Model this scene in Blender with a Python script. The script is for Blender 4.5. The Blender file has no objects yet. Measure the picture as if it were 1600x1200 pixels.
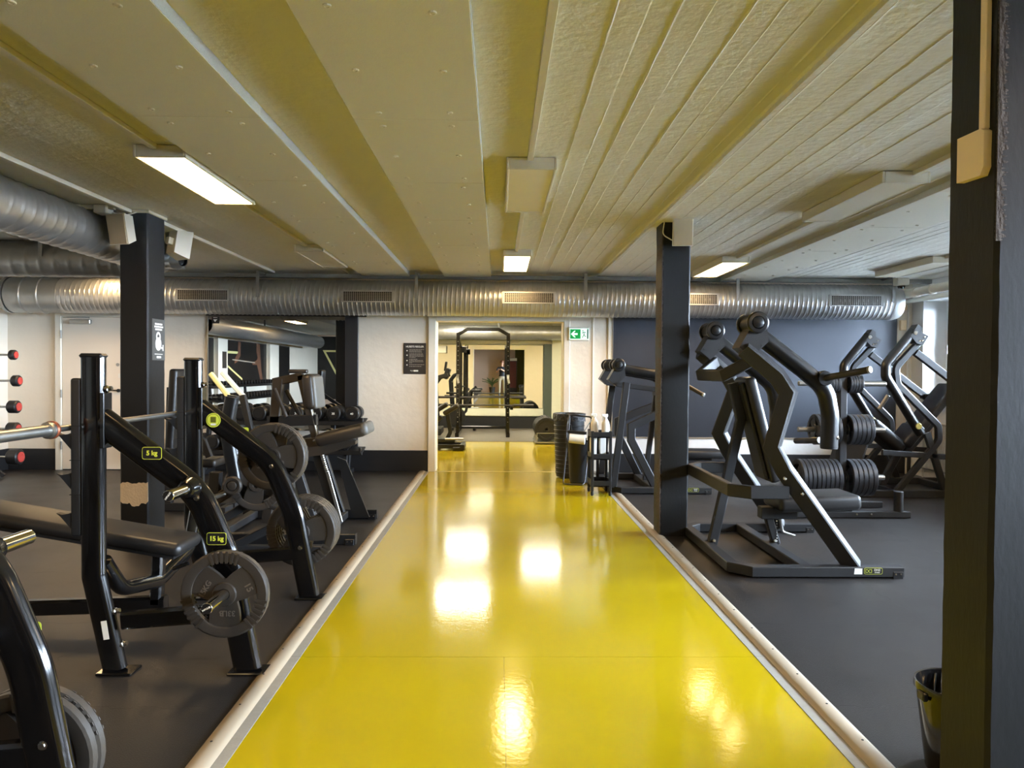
import bpy, bmesh, math, random
from mathutils import Vector, Matrix, Euler
random.seed(7)
S = bpy.context.scene
COL = S.collection

# ------------------------------------------------------------------ camera
yaw, pitch, roll = math.radians(1.05), math.radians(1.0), math.radians(0.4)
fw = Vector((math.sin(yaw) * math.cos(pitch), math.cos(yaw) * math.cos(pitch), -math.sin(pitch)))
rt = fw.cross(Vector((0, 0, 1))).normalized()
up = rt.cross(fw)
rt2 = rt * math.cos(roll) + up * math.sin(roll)
up2 = up * math.cos(roll) - rt * math.sin(roll)
cam = bpy.data.cameras.new('camera')
cam.sensor_width = 36.0
cam.sensor_fit = 'HORIZONTAL'
cam.lens = 36.0 * 1150.0 / 1600.0
cam.clip_start = 0.02
camo = bpy.data.objects.new('camera', cam)
COL.objects.link(camo)
M = Matrix((rt2, up2, -fw)).transposed().to_4x4()
M.translation = Vector((0, 0, 1.38))
camo.matrix_world = M
S.camera = camo

# ------------------------------------------------------------------ world, exposure
SKY = 100.0
LAMP = 18.5
w = bpy.data.worlds.new('overcast_sky')
S.world = w
w.use_nodes = True
bg = w.node_tree.nodes['Background']
bg.inputs[0].default_value = (0.66, 0.81, 1.0, 1)
bg.inputs[1].default_value = SKY
S.view_settings.view_transform = 'Standard'
S.view_settings.look = 'None'
S.view_settings.gamma = 1.0
S.view_settings.use_curve_mapping = False
S.view_settings.exposure = 1.0
S.cycles.use_denoising = True
S.cycles.max_bounces = 9
S.cycles.diffuse_bounces = 5
S.cycles.use_adaptive_sampling = True
S.cycles.adaptive_threshold = 0.02
S.cycles.glossy_bounces = 5
S.cycles.transparent_max_bounces = 8
S.cycles.sample_clamp_indirect = 6.0
S.cycles.caustics_reflective = False
S.cycles.caustics_refractive = False

WIN = [(8.25, 9.83), (6.15, 7.75), (4.05, 5.65), (1.95, 3.55), (-0.15, 1.45), (-2.25, -0.65)]   # window openings along the right wall
WZ0, WZ1 = 1.10, 2.36
for (a, b) in WIN:                      # sky portals in the real window openings
    l = bpy.data.lights.new('window_portal', 'AREA')
    l.shape = 'RECTANGLE'
    l.size, l.size_y = WZ1 - WZ0, b - a
    l.cycles.is_portal = True
    o = bpy.data.objects.new('window_portal', l)
    o.location = (6.18, (a + b) / 2, (WZ0 + WZ1) / 2)
    o.rotation_euler = (0, math.pi / 2, 0)
    COL.objects.link(o)

# ------------------------------------------------------------------ materials
def lin(c):
    return tuple(((v / 255) / 12.92 if v / 255 <= 0.04045 else ((v / 255 + 0.055) / 1.055) ** 2.4) for v in c) + (1,)

MATS = {}
def mat(name, rgb, rough=0.5, metal=0.0, bump=None, vary=None, spec=0.5, coat=0.0, emit=None, stretch=None, vscale=None):
    m = bpy.data.materials.new(name)
    m.use_nodes = True
    nt = m.node_tree
    b = nt.nodes['Principled BSDF']
    c = lin(rgb)
    b.inputs['Base Color'].default_value = c
    b.inputs['Roughness'].default_value = rough
    b.inputs['Metallic'].default_value = metal
    b.inputs['Specular IOR Level'].default_value = spec
    if coat:
        b.inputs['Coat Weight'].default_value = coat
        b.inputs['Coat Roughness'].default_value = 0.08
    if emit:
        b.inputs['Emission Color'].default_value = lin(emit[0])
        b.inputs['Emission Strength'].default_value = emit[1]
    if bump or vary:
        tc = nt.nodes.new('ShaderNodeTexCoord')
        mp = nt.nodes.new('ShaderNodeMapping')
        nt.links.new(tc.outputs['Object'], mp.inputs[0])
        if stretch:
            mp.inputs['Scale'].default_value = stretch
    if vary:        # (scale, amount, detail) : mottled colour
        n = nt.nodes.new('ShaderNodeTexNoise')
        n.inputs['Scale'].default_value = vary[0]
        n.inputs['Detail'].default_value = 5
        nt.links.new(mp.outputs[0], n.inputs['Vector'])
        mx = nt.nodes.new('ShaderNodeMix')
        mx.data_type = 'RGBA'
        k = vary[1]
        mx.inputs[6].default_value = tuple(v * (1 - k) for v in c[:3]) + (1,)
        mx.inputs[7].default_value = tuple(min(1, v * (1 + k)) for v in c[:3]) + (1,)
        nt.links.new(n.outputs['Fac'], mx.inputs[0])
        nt.links.new(mx.outputs[2], b.inputs['Base Color'])
        if len(vary) > 2:
            mr = nt.nodes.new('ShaderNodeMapRange')
            mr.inputs[3].default_value = max(0.02, rough - vary[2])
            mr.inputs[4].default_value = rough + vary[2]
            nt.links.new(n.outputs['Fac'], mr.inputs[0])
            nt.links.new(mr.outputs[0], b.inputs['Roughness'])
    if bump:        # (scale, strength, distance)
        n2 = nt.nodes.new('ShaderNodeTexNoise')
        n2.inputs['Scale'].default_value = bump[0]
        n2.inputs['Detail'].default_value = 6
        nt.links.new(mp.outputs[0], n2.inputs['Vector'])
        bp = nt.nodes.new('ShaderNodeBump')
        bp.inputs['Strength'].default_value = bump[1]
        bp.inputs['Distance'].default_value = bump[2]
        nt.links.new(n2.outputs['Fac'], bp.inputs['Height'])
        nt.links.new(bp.outputs[0], b.inputs['Normal'])
    MATS[name] = m
    return m

mat('wall_paint', (232, 222, 205), 0.75, bump=(9, 0.25, 0.02), vary=(3, 0.04))
mat('white_paint', (240, 240, 238), 0.7, bump=(9, 0.2, 0.02), vary=(3, 0.03))
mat('wall_cream', (230, 230, 208), 0.75, bump=(12, 0.2, 0.02))
mat('pink_paint', (226, 198, 174), 0.8, vary=(2, 0.05))
mat('charcoal_paint', (44, 48, 56), 0.42, vary=(1.2, 0.10), bump=(60, 0.05, 0.01))
mat('base_black', (30, 31, 34), 0.5, vary=(6, 0.12))
mat('door_paint', (234, 222, 204), 0.55, vary=(2, 0.03))
mat('trim_white', (232, 226, 210), 0.5, vary=(4, 0.03))
mat('concrete_ceiling', (224, 221, 210), 0.8, bump=(22, 0.55, 0.012), vary=(5, 0.04))
mat('panel_white', (222, 218, 202), 0.85, bump=(160, 0.25, 0.003), vary=(30, 0.02))
mat('panel_edge', (178, 176, 164), 0.9, bump=(200, 0.4, 0.004), vary=(140, 0.2))
mat('lamp_body', (214, 208, 190), 0.45, vary=(8, 0.02))
mat('lamp_lit', (255, 244, 224), 0.4, emit=((255, 212, 152), LAMP), vary=(3, 0.01))
mat('lamp_bright', (255, 248, 232), 0.4, emit=((255, 244, 218), LAMP * 1.5), vary=(3, 0.01))
mat('lamp_off', (222, 214, 190), 0.35, vary=(6, 0.02))
mat('galvanised', (180, 182, 182), 0.36, metal=0.75, vary=(14, 0.16, 0.08), bump=(30, 0.08, 0.004))
mat('galvanised_dark', (150, 152, 150), 0.4, metal=0.62, vary=(12, 0.16, 0.08), bump=(30, 0.08, 0.004))
mat('grille_dark', (12, 12, 12), 0.8, vary=(10, 0.1))
mat('yellow_epoxy', (170, 148, 14), 0.11, bump=(38, 0.10, 0.004), vary=(1.3, 0.03, 0.04), spec=0.5)
mat('concrete_strip', (138, 134, 124), 0.6, vary=(25, 0.15), bump=(80, 0.2, 0.004))
mat('ground_bounce', (228, 230, 232), 0.8, vary=(2, 0.06))
mat('curb_beige', (154, 141, 121), 0.42, vary=(7, 0.08, 0.08))
mat('rubber_floor', (33, 30, 28), 0.42, vary=(2.6, 0.3, 0.07), bump=(200, 0.5, 0.003))
mat('rubber_edge', (20, 20, 21), 0.8, vary=(5, 0.1))
mat('back_floor', (92, 84, 72), 0.5, vary=(4, 0.1, 0.08))
mat('column_paint', (25, 25, 25), 0.55, bump=(60, 0.2, 0.004), vary=(6, 0.12), stretch=(1, 1, 0.35), spec=0.25)
mat('column_wear', (58, 47, 38), 0.75, bump=(70, 0.9, 0.012), vary=(60, 0.55), stretch=(1, 1, 0.5))
mat('bare_plaster', (196, 176, 146), 0.9, bump=(60, 0.5, 0.006), vary=(30, 0.12))
mat('gloss_black', (13, 12, 12), 0.16, vary=(10, 0.1, 0.03), spec=0.5, coat=0.3)
mat('satin_black', (38, 38, 39), 0.5, bump=(500, 0.12, 0.001), vary=(8, 0.06), spec=0.35)
mat('brown_black', (48, 42, 36), 0.4, bump=(500, 0.12, 0.001), vary=(8, 0.06))
mat('sleeve_black', (19, 19, 20), 0.32, vary=(9, 0.1, 0.05))
mat('plastic_black', (22, 22, 23), 0.42, vary=(9, 0.1))
mat('vinyl', (26, 24, 23), 0.42, bump=(300, 0.18, 0.002), vary=(12, 0.08))
mat('vinyl_brown', (40, 35, 31), 0.4, bump=(300, 0.18, 0.002), vary=(12, 0.08))
mat('vinyl_grey', (82, 79, 73), 0.5, bump=(300, 0.2, 0.002), vary=(12, 0.08))
mat('iron_raised', (104, 96, 86), 0.4, metal=0.25, vary=(20, 0.1))
mat('iron', (62, 57, 52), 0.42, metal=0.25, bump=(120, 0.25, 0.002), vary=(20, 0.12, 0.06))
mat('iron_blue', (50, 51, 54), 0.40, metal=0.3, bump=(120, 0.25, 0.002), vary=(20, 0.12, 0.06))
mat('chrome', (214, 212, 206), 0.14, metal=1.0, vary=(30, 0.04, 0.04))
mat('steel', (168, 166, 160), 0.38, metal=1.0, vary=(30, 0.06, 0.05))
mat('bronze_ring', (150, 84, 58), 0.35, metal=0.7, vary=(30, 0.1))
mat('red_cap', (190, 66, 58), 0.45, vary=(30, 0.08))
mat('white_plastic', (232, 228, 216), 0.35, vary=(5, 0.02))
mat('speaker_cloth', (200, 186, 160), 0.7, bump=(300, 0.3, 0.002), vary=(20, 0.04))
mat('beige_plastic', (240, 214, 172), 0.45, vary=(6, 0.04))
mat('white_print', (235, 232, 222), 0.6, vary=(5, 0.02))
mat('grey_print', (150, 144, 132), 0.6, vary=(5, 0.02))
mat('dark_print', (46, 40, 36), 0.5, vary=(8, 0.05))
mat('dark_grey_print', (70, 70, 68), 0.5, vary=(8, 0.05))
mat('lime_print', (206, 214, 70), 0.5, vary=(8, 0.03))
mat('olive_print', (96, 96, 20), 0.5, vary=(8, 0.1))
mat('exit_green', (0, 132, 62), 0.4, emit=((0, 140, 60), 0.35), vary=(8, 0.05))
mat('exit_white', (226, 250, 236), 0.4, emit=((214, 255, 232), 0.55), vary=(8, 0.02))
mat('exit_dark', (14, 70, 52), 0.4, vary=(8, 0.02))
mat('bin_black', (22, 23, 24), 0.45, vary=(6, 0.12), bump=(18, 0.1, 0.01))
mat('bin_bag', (36, 38, 42), 0.22, vary=(14, 0.3), bump=(26, 0.8, 0.03))
mat('paper_white', (240, 238, 230), 0.8, vary=(20, 0.03))
mat('green_grey', (74, 84, 74), 0.6, vary=(6, 0.06))
mat('olive_wall', (84, 84, 30), 0.7, vary=(2, 0.06))
mat('mural_dark', (22, 20, 19), 0.4, vary=(2, 0.2))
mat('skin_print', (98, 66, 48), 0.5, vary=(5, 0.2))
mat('neon_print', (232, 222, 150), 0.5, vary=(5, 0.05))
mat('radiator_paint', (214, 212, 204), 0.4, vary=(5, 0.02))
mat('radiator_gap', (150, 150, 146), 0.5, vary=(5, 0.02))
mat('window_frame', (236, 238, 240), 0.35, vary=(5, 0.02))
mat('brass', (186, 170, 96), 0.3, metal=0.8, vary=(20, 0.06))
mat('leaf', (70, 86, 40), 0.6, vary=(12, 0.3))
mat('pot', (60, 56, 52), 0.6, vary=(9, 0.1))
mat('cooler_red', (86, 26, 24), 0.3, vary=(6, 0.1))
mat('skin', (198, 150, 124), 0.55, vary=(12, 0.05))
mat('hair', (120, 70, 40), 0.6, vary=(60, 0.3))
mat('shirt', (26, 26, 30), 0.8, vary=(20, 0.1))
mat('trousers', (168, 158, 136), 0.85, vary=(20, 0.06))
mat('shoe', (90, 96, 110), 0.7, vary=(20, 0.1))

def mirror_mat():
    m = bpy.data.materials.new('mirror_glass')
    m.use_nodes = True
    b = m.node_tree.nodes['Principled BSDF']
    b.inputs['Base Color'].default_value = (0.84, 0.86, 0.84, 1)
    b.inputs['Metallic'].default_value = 1
    b.inputs['Roughness'].default_value = 0.0
    MATS['mirror_glass'] = m
mirror_mat()
def pane_mat():
    m = bpy.data.materials.new('window_glass')
    m.use_nodes = True
    nt = m.node_tree
    nt.nodes.clear()
    out = nt.nodes.new('ShaderNodeOutputMaterial')
    tr = nt.nodes.new('ShaderNodeBsdfTransparent')
    gl = nt.nodes.new('ShaderNodeBsdfGlossy')
    gl.inputs['Roughness'].default_value = 0.02
    mx = nt.nodes.new('ShaderNodeMixShader')
    fr = nt.nodes.new('ShaderNodeFresnel')
    nt.links.new(fr.outputs[0], mx.inputs[0])
    nt.links.new(tr.outputs[0], mx.inputs[1])
    nt.links.new(gl.outputs[0], mx.inputs[2])
    nt.links.new(mx.outputs[0], out.inputs[0])
    MATS['window_glass'] = m
pane_mat()

# ------------------------------------------------------------------ mesh helpers
def V(*a):
    return Vector(a)

def circ(r, n=16):
    return [(r * math.cos(2 * math.pi * i / n), r * math.sin(2 * math.pi * i / n)) for i in range(n)]

def rrect(wd, h, r=0.008, n=1, rot=0.0):
    """rounded rectangle profile, wd along a, h along b"""
    r = min(r, wd / 2 - 1e-4, h / 2 - 1e-4)
    out = []
    for (sx, sy, a0) in ((1, 1, 0), (-1, 1, 90), (-1, -1, 180), (1, -1, 270)):
        for k in range(n + 1):
            a = math.radians(a0 + 90 * k / n)
            out.append((sx * (wd / 2 - r) + r * math.cos(a), sy * (h / 2 - r) + r * math.sin(a)))
    if rot:
        c, s = math.cos(math.radians(rot)), math.sin(math.radians(rot))
        out = [(x * c - y * s, x * s + y * c) for x, y in out]
    return out

def fillet(pts, r, n=6):
    pts = [Vector(p) for p in pts]
    out = [pts[0]]
    for i in range(1, len(pts) - 1):
        p, a, b = pts[i], pts[i - 1] - pts[i], pts[i + 1] - pts[i]
        la, lb = a.length, b.length
        a.normalize(); b.normalize()
        ang = a.angle(b)
        if ang > math.pi - 0.02:
            out.append(p); continue
        rr = r[i - 1] if isinstance(r, (list, tuple)) else r
        t = min(rr / math.tan(ang / 2), la * 0.48, lb * 0.48)
        p0, p2 = p + a * t, p + b * t
        for k in range(n + 1):
            u = k / n
            out.append(p0 * (1 - u) ** 2 + p * 2 * u * (1 - u) + p2 * u * u)
    out.append(pts[-1])
    return out

class MB:
    def __init__(s):
        s.v, s.f = [], []
    def add(s, vs, fs):
        o = len(s.v)
        s.v += [Vector(p) for p in vs]
        s.f += [tuple(i + o for i in f) for f in fs]
        return s
    def box(s, c, d, bev=0.0, rot=None):
        c = Vector(c)
        h = [x / 2 for x in d]
        b = min(bev, min(h) * 0.9)
        vs = []
        if b <= 0:
            for x in (-1, 1):
                for y in (-1, 1):
                    for z in (-1, 1):
                        vs.append(Vector((x * h[0], y * h[1], z * h[2])))
            fs = [(0, 1, 3, 2), (4, 6, 7, 5), (0, 4, 5, 1), (2, 3, 7, 6), (0, 2, 6, 4), (1, 5, 7, 3)]
        else:
            bm = bmesh.new()
            bmesh.ops.create_cube(bm, size=1)
            for q in bm.verts:
                q.co = Vector((q.co.x * d[0], q.co.y * d[1], q.co.z * d[2]))
            bmesh.ops.bevel(bm, geom=list(bm.edges), offset=b, segments=1 if bev < 0.012 else 3, profile=0.5, affect='EDGES')
            bm.verts.index_update()
            vs = [q.co.copy() for q in bm.verts]
            fs = [tuple(q.index for q in f.verts) for f in bm.faces]
            bm.free()
        if rot is not None:
            R = rot if isinstance(rot, Matrix) else Euler(rot).to_matrix()
            vs = [R @ q for q in vs]
        return s.add([q + c for q in vs], fs)
    def box2(s, lo, hi, bev=0.0):
        lo, hi = Vector(lo), Vector(hi)
        return s.box((lo + hi) / 2, hi - lo, bev)
    def sweep(s, pts, prof, bn=None, caps=True, closed=False):
        pts = [Vector(p) for p in pts]
        n = len(pts)
        m = len(prof)
        segs = n if closed else n - 1
        D = [(pts[(i + 1) % n] - pts[i]).normalized() for i in range(segs)]
        frames = []
        if bn is not None:
            bn = Vector(bn)
            for d in D:
                sd = d.cross(bn)
                sd.normalize()
                frames.append((sd, sd.cross(d).normalized()))
        else:
            u = Vector((0, 0, 1)) if abs(D[0].z) < 0.9 else Vector((0, 1, 0))
            sd = D[0].cross(u).normalized()
            for i, d in enumerate(D):
                if i:
                    q = D[i - 1].rotation_difference(d)
                    sd = (q @ sd)
                    sd = (sd - d * sd.dot(d)).normalized()
                frames.append((sd, sd.cross(d).normalized()))
        vs = []
        for i in range(n):
            if closed:
                a, b = D[(i - 1) % n], D[i]
                fr, dd = frames[i], D[i]
            else:
                a, b = D[max(0, i - 1)], D[min(i, n - 2)]
                k = min(i, n - 2)
                fr, dd = frames[k], D[k]
            nn = (a + b)
            nn = nn.normalized() if nn.length > 1e-6 else b
            for (x, y) in prof:
                off = fr[0] * x + fr[1] * y
                t = -off.dot(nn) / max(0.2, dd.dot(nn))
                vs.append(pts[i] + off + dd * t)
        fs = []
        for i in range(segs):
            j = (i + 1) % n
            for k in range(m):
                l = (k + 1) % m
                fs.append((i * m + k, j * m + k, j * m + l, i * m + l))
        if caps and not closed:
            fs.append(tuple(range(m - 1, -1, -1))[::-1])
            fs.append(tuple((n - 1) * m + k for k in range(m))[::-1])
        return s.add(vs, fs)
    def tube(s, pts, r, n=14):
        return s.sweep(pts, circ(r, n))
    def lathe(s, prof, o=(0, 0, 0), ax=(0, 0, 1), n=24, caps=True):
        """prof: list of (radius, height along axis)"""
        ax = Vector(ax).normalized()
        o = Vector(o)
        a = Vector((1, 0, 0)) if abs(ax.x) < 0.9 else Vector((0, 1, 0))
        e1 = (a - ax * a.dot(ax)).normalized()
        e2 = ax.cross(e1)
        vs, fs = [], []
        for (r, h) in prof:
            for k in range(n):
                t = 2 * math.pi * k / n
                vs.append(o + ax * h + (e1 * math.cos(t) + e2 * math.sin(t)) * r)
        for i in range(len(prof) - 1):
            for k in range(n):
                l = (k + 1) % n
                fs.append((i * n + k, i * n + l, (i + 1) * n + l, (i + 1) * n + k))
        if caps:
            fs.append(tuple(range(n))[::-1])
            fs.append(tuple((len(prof) - 1) * n + k for k in range(n)))
        return s.add(vs, fs)
    def cyl(s, p0, p1, r, n=18, bev=0.0):
        p0, p1 = Vector(p0), Vector(p1)
        L = (p1 - p0).length
        if bev:
            pr = [(r - bev, 0), (r, bev), (r, L - bev), (r - bev, L)]
        else:
            pr = [(r, 0), (r, L)]
        return s.lathe(pr, p0, p1 - p0, n)
    def prism(s, poly, e1, e2, o, depth):
        """extrude 2-D polygon poly (in e1,e2 about o) by vector depth"""
        e1, e2, o, depth = Vector(e1), Vector(e2), Vector(o), Vector(depth)
        n = len(poly)
        vs = [o + e1 * x + e2 * y for x, y in poly]
        vs += [q + depth for q in vs]
        fs = [tuple(range(n)), tuple(range(2 * n - 1, n - 1, -1))]
        for i in range(n):
            j = (i + 1) % n
            fs.append((i, j, n + j, n + i))
        return s.add(vs, fs)
    def pad(s, c, d, r=0.02, rot=None, seg=3, crown=0.0):
        bm = bmesh.new()
        bmesh.ops.create_cube(bm, size=1)
        for q in bm.verts:
            q.co = Vector((q.co.x * d[0], q.co.y * d[1], q.co.z * d[2]))
        bmesh.ops.bevel(bm, geom=list(bm.edges), offset=min(r, min(d) * 0.48), segments=seg, profile=0.5, affect='EDGES')
        bm.verts.index_update()
        R = Matrix.Identity(3) if rot is None else (rot if isinstance(rot, Matrix) else Euler(rot).to_matrix())
        vs = []
        for q in bm.verts:
            p = q.co.copy()
            vs.append(R @ p + Vector(c))
        fs = [tuple(q.index for q in f.verts) for f in bm.faces]
        bm.free()
        return s.add(vs, fs)
    def mesh(s, name, origin=(0, 0, 0), angle=28):
        me = bpy.data.meshes.new(name)
        o = Vector(origin)
        me.from_pydata([tuple(p - o) for p in s.v], [], s.f)
        bm = bmesh.new()
        bm.from_mesh(me)
        bmesh.ops.recalc_face_normals(bm, faces=bm.faces)
        bm.to_mesh(me)
        bm.free()
        me.polygons.foreach_set('use_smooth', [True] * len(me.polygons))
        me.set_sharp_from_angle(angle=math.radians(angle))
        return me

def raw(name, me, m, parent=None, loc=None):
    if m and not me.materials:
        me.materials.append(MATS[m])
    o = bpy.data.objects.new(name, me)
    COL.objects.link(o)
    if parent is not None:
        o.parent = parent
    if loc is not None:
        o.location = loc
    return o

LOC = {}
def thing(name, label, cat, loc, group=None):
    o = bpy.data.objects.new(name, None)
    o.empty_display_size = 0.1
    COL.objects.link(o)
    o.location = loc
    o['label'] = label
    o['category'] = cat
    if group:
        o['group'] = group
    LOC[o.name] = Vector(loc)
    return o

def part(t, name, mb, m, label=None, sub=None, angle=28):
    """a mesh given in world coordinates as a child of thing t (or of its part sub)"""
    if name in ('bolts', 'foot_bolts'):
        for k in range(0, len(mb.v), 32):
            b1_ = MB()
            b1_.v = mb.v[k:k + 32]
            b1_.f = [tuple(i - k for i in f) for f in mb.f if k <= f[0] < k + 32]
            o = raw('bolt', b1_.mesh('bolt', LOC[t.name], angle), m, sub if sub is not None else t)
        return o
    o = raw(name, mb.mesh(name, LOC[t.name], angle), m, sub if sub is not None else t)
    if name in ('holes', 'text_lines', 'bullet_icons', 'grille_bars', 'adjustment_holes', 'adjuster_spring', 'lettering', 'logo', 'pictogram'):
        o['kind'] = 'stuff'
    if label:
        o['label'] = label
    return o

def solo(name, mb, m, label, cat, loc=(0, 0, 0), group=None):
    o = raw(name, mb.mesh(name, loc), m, None, loc)
    o['label'] = label
    o['category'] = cat
    if group:
        o['group'] = group
    LOC[o.name] = Vector(loc)
    return o

def struct(name, mb, m, parent=None, angle=28, loc=(0, 0, 0)):
    o = raw(name, mb.mesh(name, loc, angle), m, parent, None if parent else loc)
    if parent is None:
        o['kind'] = 'structure'
        LOC[o.name] = Vector(loc)
    return o

def copy_tree(o, delta=(0, 0, 0), label=None, group=None, parent=None):
    c = o.copy()
    COL.objects.link(c)
    if parent is None:
        c.location = o.location + Vector(delta)
        LOC[c.name] = Vector(c.location)
        if label:
            c['label'] = label
        if group:
            c['group'] = group
    else:
        c.parent = parent
    for ch in o.children:
        copy_tree(ch, parent=c)
    return c

def text(t, name, s, size, pos, ex, ey, m, sub=None, thick=0.0008, align='CENTER', label=None, bold=0.02):
    """flat lettering: ex = reading direction, ey = up direction of the letters"""
    cu = bpy.data.curves.new('lettering', 'FONT')
    cu.body = s
    cu.size = size
    cu.extrude = thick
    cu.offset = bold * size
    cu.align_x = align
    cu.align_y = 'CENTER'
    tmp = bpy.data.objects.new('lettering_tmp', cu)
    COL.objects.link(tmp)
    dg = bpy.context.evaluated_depsgraph_get()
    me = bpy.data.meshes.new_from_object(tmp.evaluated_get(dg))
    bpy.data.objects.remove(tmp)
    bpy.data.curves.remove(cu)
    me.materials.clear()
    ex, ey = Vector(ex).normalized(), Vector(ey).normalized()
    ez = ex.cross(ey)
    base = Vector(pos) - (LOC[t.name] if t is not None else Vector())
    for v in me.vertices:
        v.co = base + ex * v.co.x + ey * v.co.y + ez * v.co.z
    o = raw(name, me, m, sub if sub is not None else t)
    o['kind'] = 'stuff'
    if label:
        o['label'] = label
    return o

# ================================================================== STRUCTURE
XL, XR, YB, YR = -6.65, 5.72, 10.1, -7.0
PX0, PX1 = -0.945, 1.26                    # yellow path
ZC = 2.66                                  # concrete soffit

floor = struct('floor', MB().box2((XL - .3, YR - .3, -0.20), (XR + .4, 18.1, -0.012)), 'rubber_edge')

def puzzle_edge(p, q, n, wave):
    """points from p to q (without q); n = outward direction of the teeth"""
    p, q, n = Vector(p), Vector(q), Vector(n)
    L = (q - p).length
    out = [p]
    if wave:
        k = 10
        for i in range(k):
            sgn = 1 if i % 2 == 0 else -1
            a0, a1 = (i + 0.12) / k, (i + 0.88) / k
            if i == 0: a0 = 0.04
            if i == k - 1: a1 = 0.96
            out.append(p.lerp(q, a0) + n * sgn * 0.010)
            out.append(p.lerp(q, a1) + n * sgn * 0.010)
    return out

def tile_grid(xs, ys):
    for i in range(len(xs) - 1):
        for j in range(len(ys) - 1):
            x0, x1, y0, y1 = xs[i], xs[i + 1], ys[j], ys[j + 1]
            full = True
            o = []
            o += puzzle_edge((x0, y0, 0), (x1, y0, 0), (0, 1, 0), j > 0)
            o += puzzle_edge((x1, y0, 0), (x1, y1, 0), (1, 0, 0), i < len(xs) - 2)
            top = puzzle_edge((x0, y1, 0), (x1, y1, 0), (0, 1, 0), j < len(ys) - 2)
            o += [Vector((x1, y1, 0))] + top[1:][::-1]
            lf = puzzle_edge((x0, y0, 0), (x0, y1, 0), (1, 0, 0), i > 0)
            o += [Vector((x0, y1, 0))] + lf[1:][::-1]
            c = Vector(((x0 + x1) / 2, (y0 + y1) / 2, 0))
            pts = [c + (p - c) * 0.9992 for p in o]
            mb = MB()
            n = len(pts)
            mb.add([p + Vector((0, 0, -0.010)) for p in pts] + pts,
                   [tuple(range(n, 2 * n))] + [(k, (k + 1) % n, n + (k + 1) % n, n + k) for k in range(n)])
            me = bpy.data.meshes.new('rubber_tile')
            me.from_pydata([tuple(p) for p in mb.v], [], mb.f)
            raw('rubber_tile', me, 'rubber_floor', floor)

tile_grid([XL, -6.075, -5.075, -4.075, -3.075, -2.075, -1.075], [0.0, 1, 2, 3, 4, 5, 6, 7, 8, 9, YB])
tile_grid([1.40, 2.4, 3.4, 4.4, 5.4, XR], [0.0, 1, 2, 3, 4, 5, 6, 7, 8, 9, YB])
struct('rubber_sheet', MB().box2((XL, YR, -0.012), (-1.075, -0.002, 0)), 'rubber_floor', floor)
struct('rubber_sheet', MB().box2((1.40, YR, -0.012), (XR, -0.002, 0)), 'rubber_floor', floor)
g = 0.0012
for (a, b, c, d) in ((PX0, YR, 0.035, 3.54), (0.035, YR, PX1, 3.54), (PX0, 3.54, PX1, YB), (-0.86, YB, 0.89, 10.4), (-4.0, 10.4, 3.0, 14.4)):
    struct('yellow_slab', MB().box2((a + g * 0.5, b + g, -0.014), (c - g * 0.5, d - g, -0.004)), 'yellow_epoxy', floor)
struct('back_room_floor', MB().box2((-4.0, 14.4, -0.012), (3.0, 17.8, 0)), 'back_floor', floor)
for (a, b) in ((PX0 - 0.045, PX0), (PX1, PX1 + 0.05)):
    for (y0, y1) in ((YR, 3.54), (3.54, YB)):
        struct('concrete_strip', MB().box2((a, y0 + g, -0.012), (b, y1 - g, -0.002)), 'concrete_strip', floor)
screw = MB().lathe([(0.005, 0), (0.005, 0.001), (0.002, 0.0016)], n=8).mesh('curb_screw')
screw.materials.append(MATS['grille_dark'])
def curb(n, x0, x1):
    pr = []
    for k in range(9):
        t = k / 8
        pr.append((x0 + (x1 - x0) * t, 0.014 * math.sin(math.pi * t) ** 0.6 if 0 < t < 1 else 0.0))
    mb = MB()
    vs = [V(x, y, z - 0.001) for y in (YR, YB - 0.01) for x, z in pr]
    fs = [(k, k + 1, 10 + k, 9 + k) for k in range(8)]
    mb.add(vs, fs)
    t = struct(n, mb, 'curb_beige', angle=60)
    y = 0.6
    while y < 10:
        o = raw('screw', screw, None, t, ((x0 + x1) / 2 + 0.012 * (1 if x0 > 0 else -1), y, 0.0125))
        y += 0.30
curb('trim_1', -1.078, PX0 - 0.045)
curb('trim_2', PX1 + 0.05, 1.402)

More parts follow.
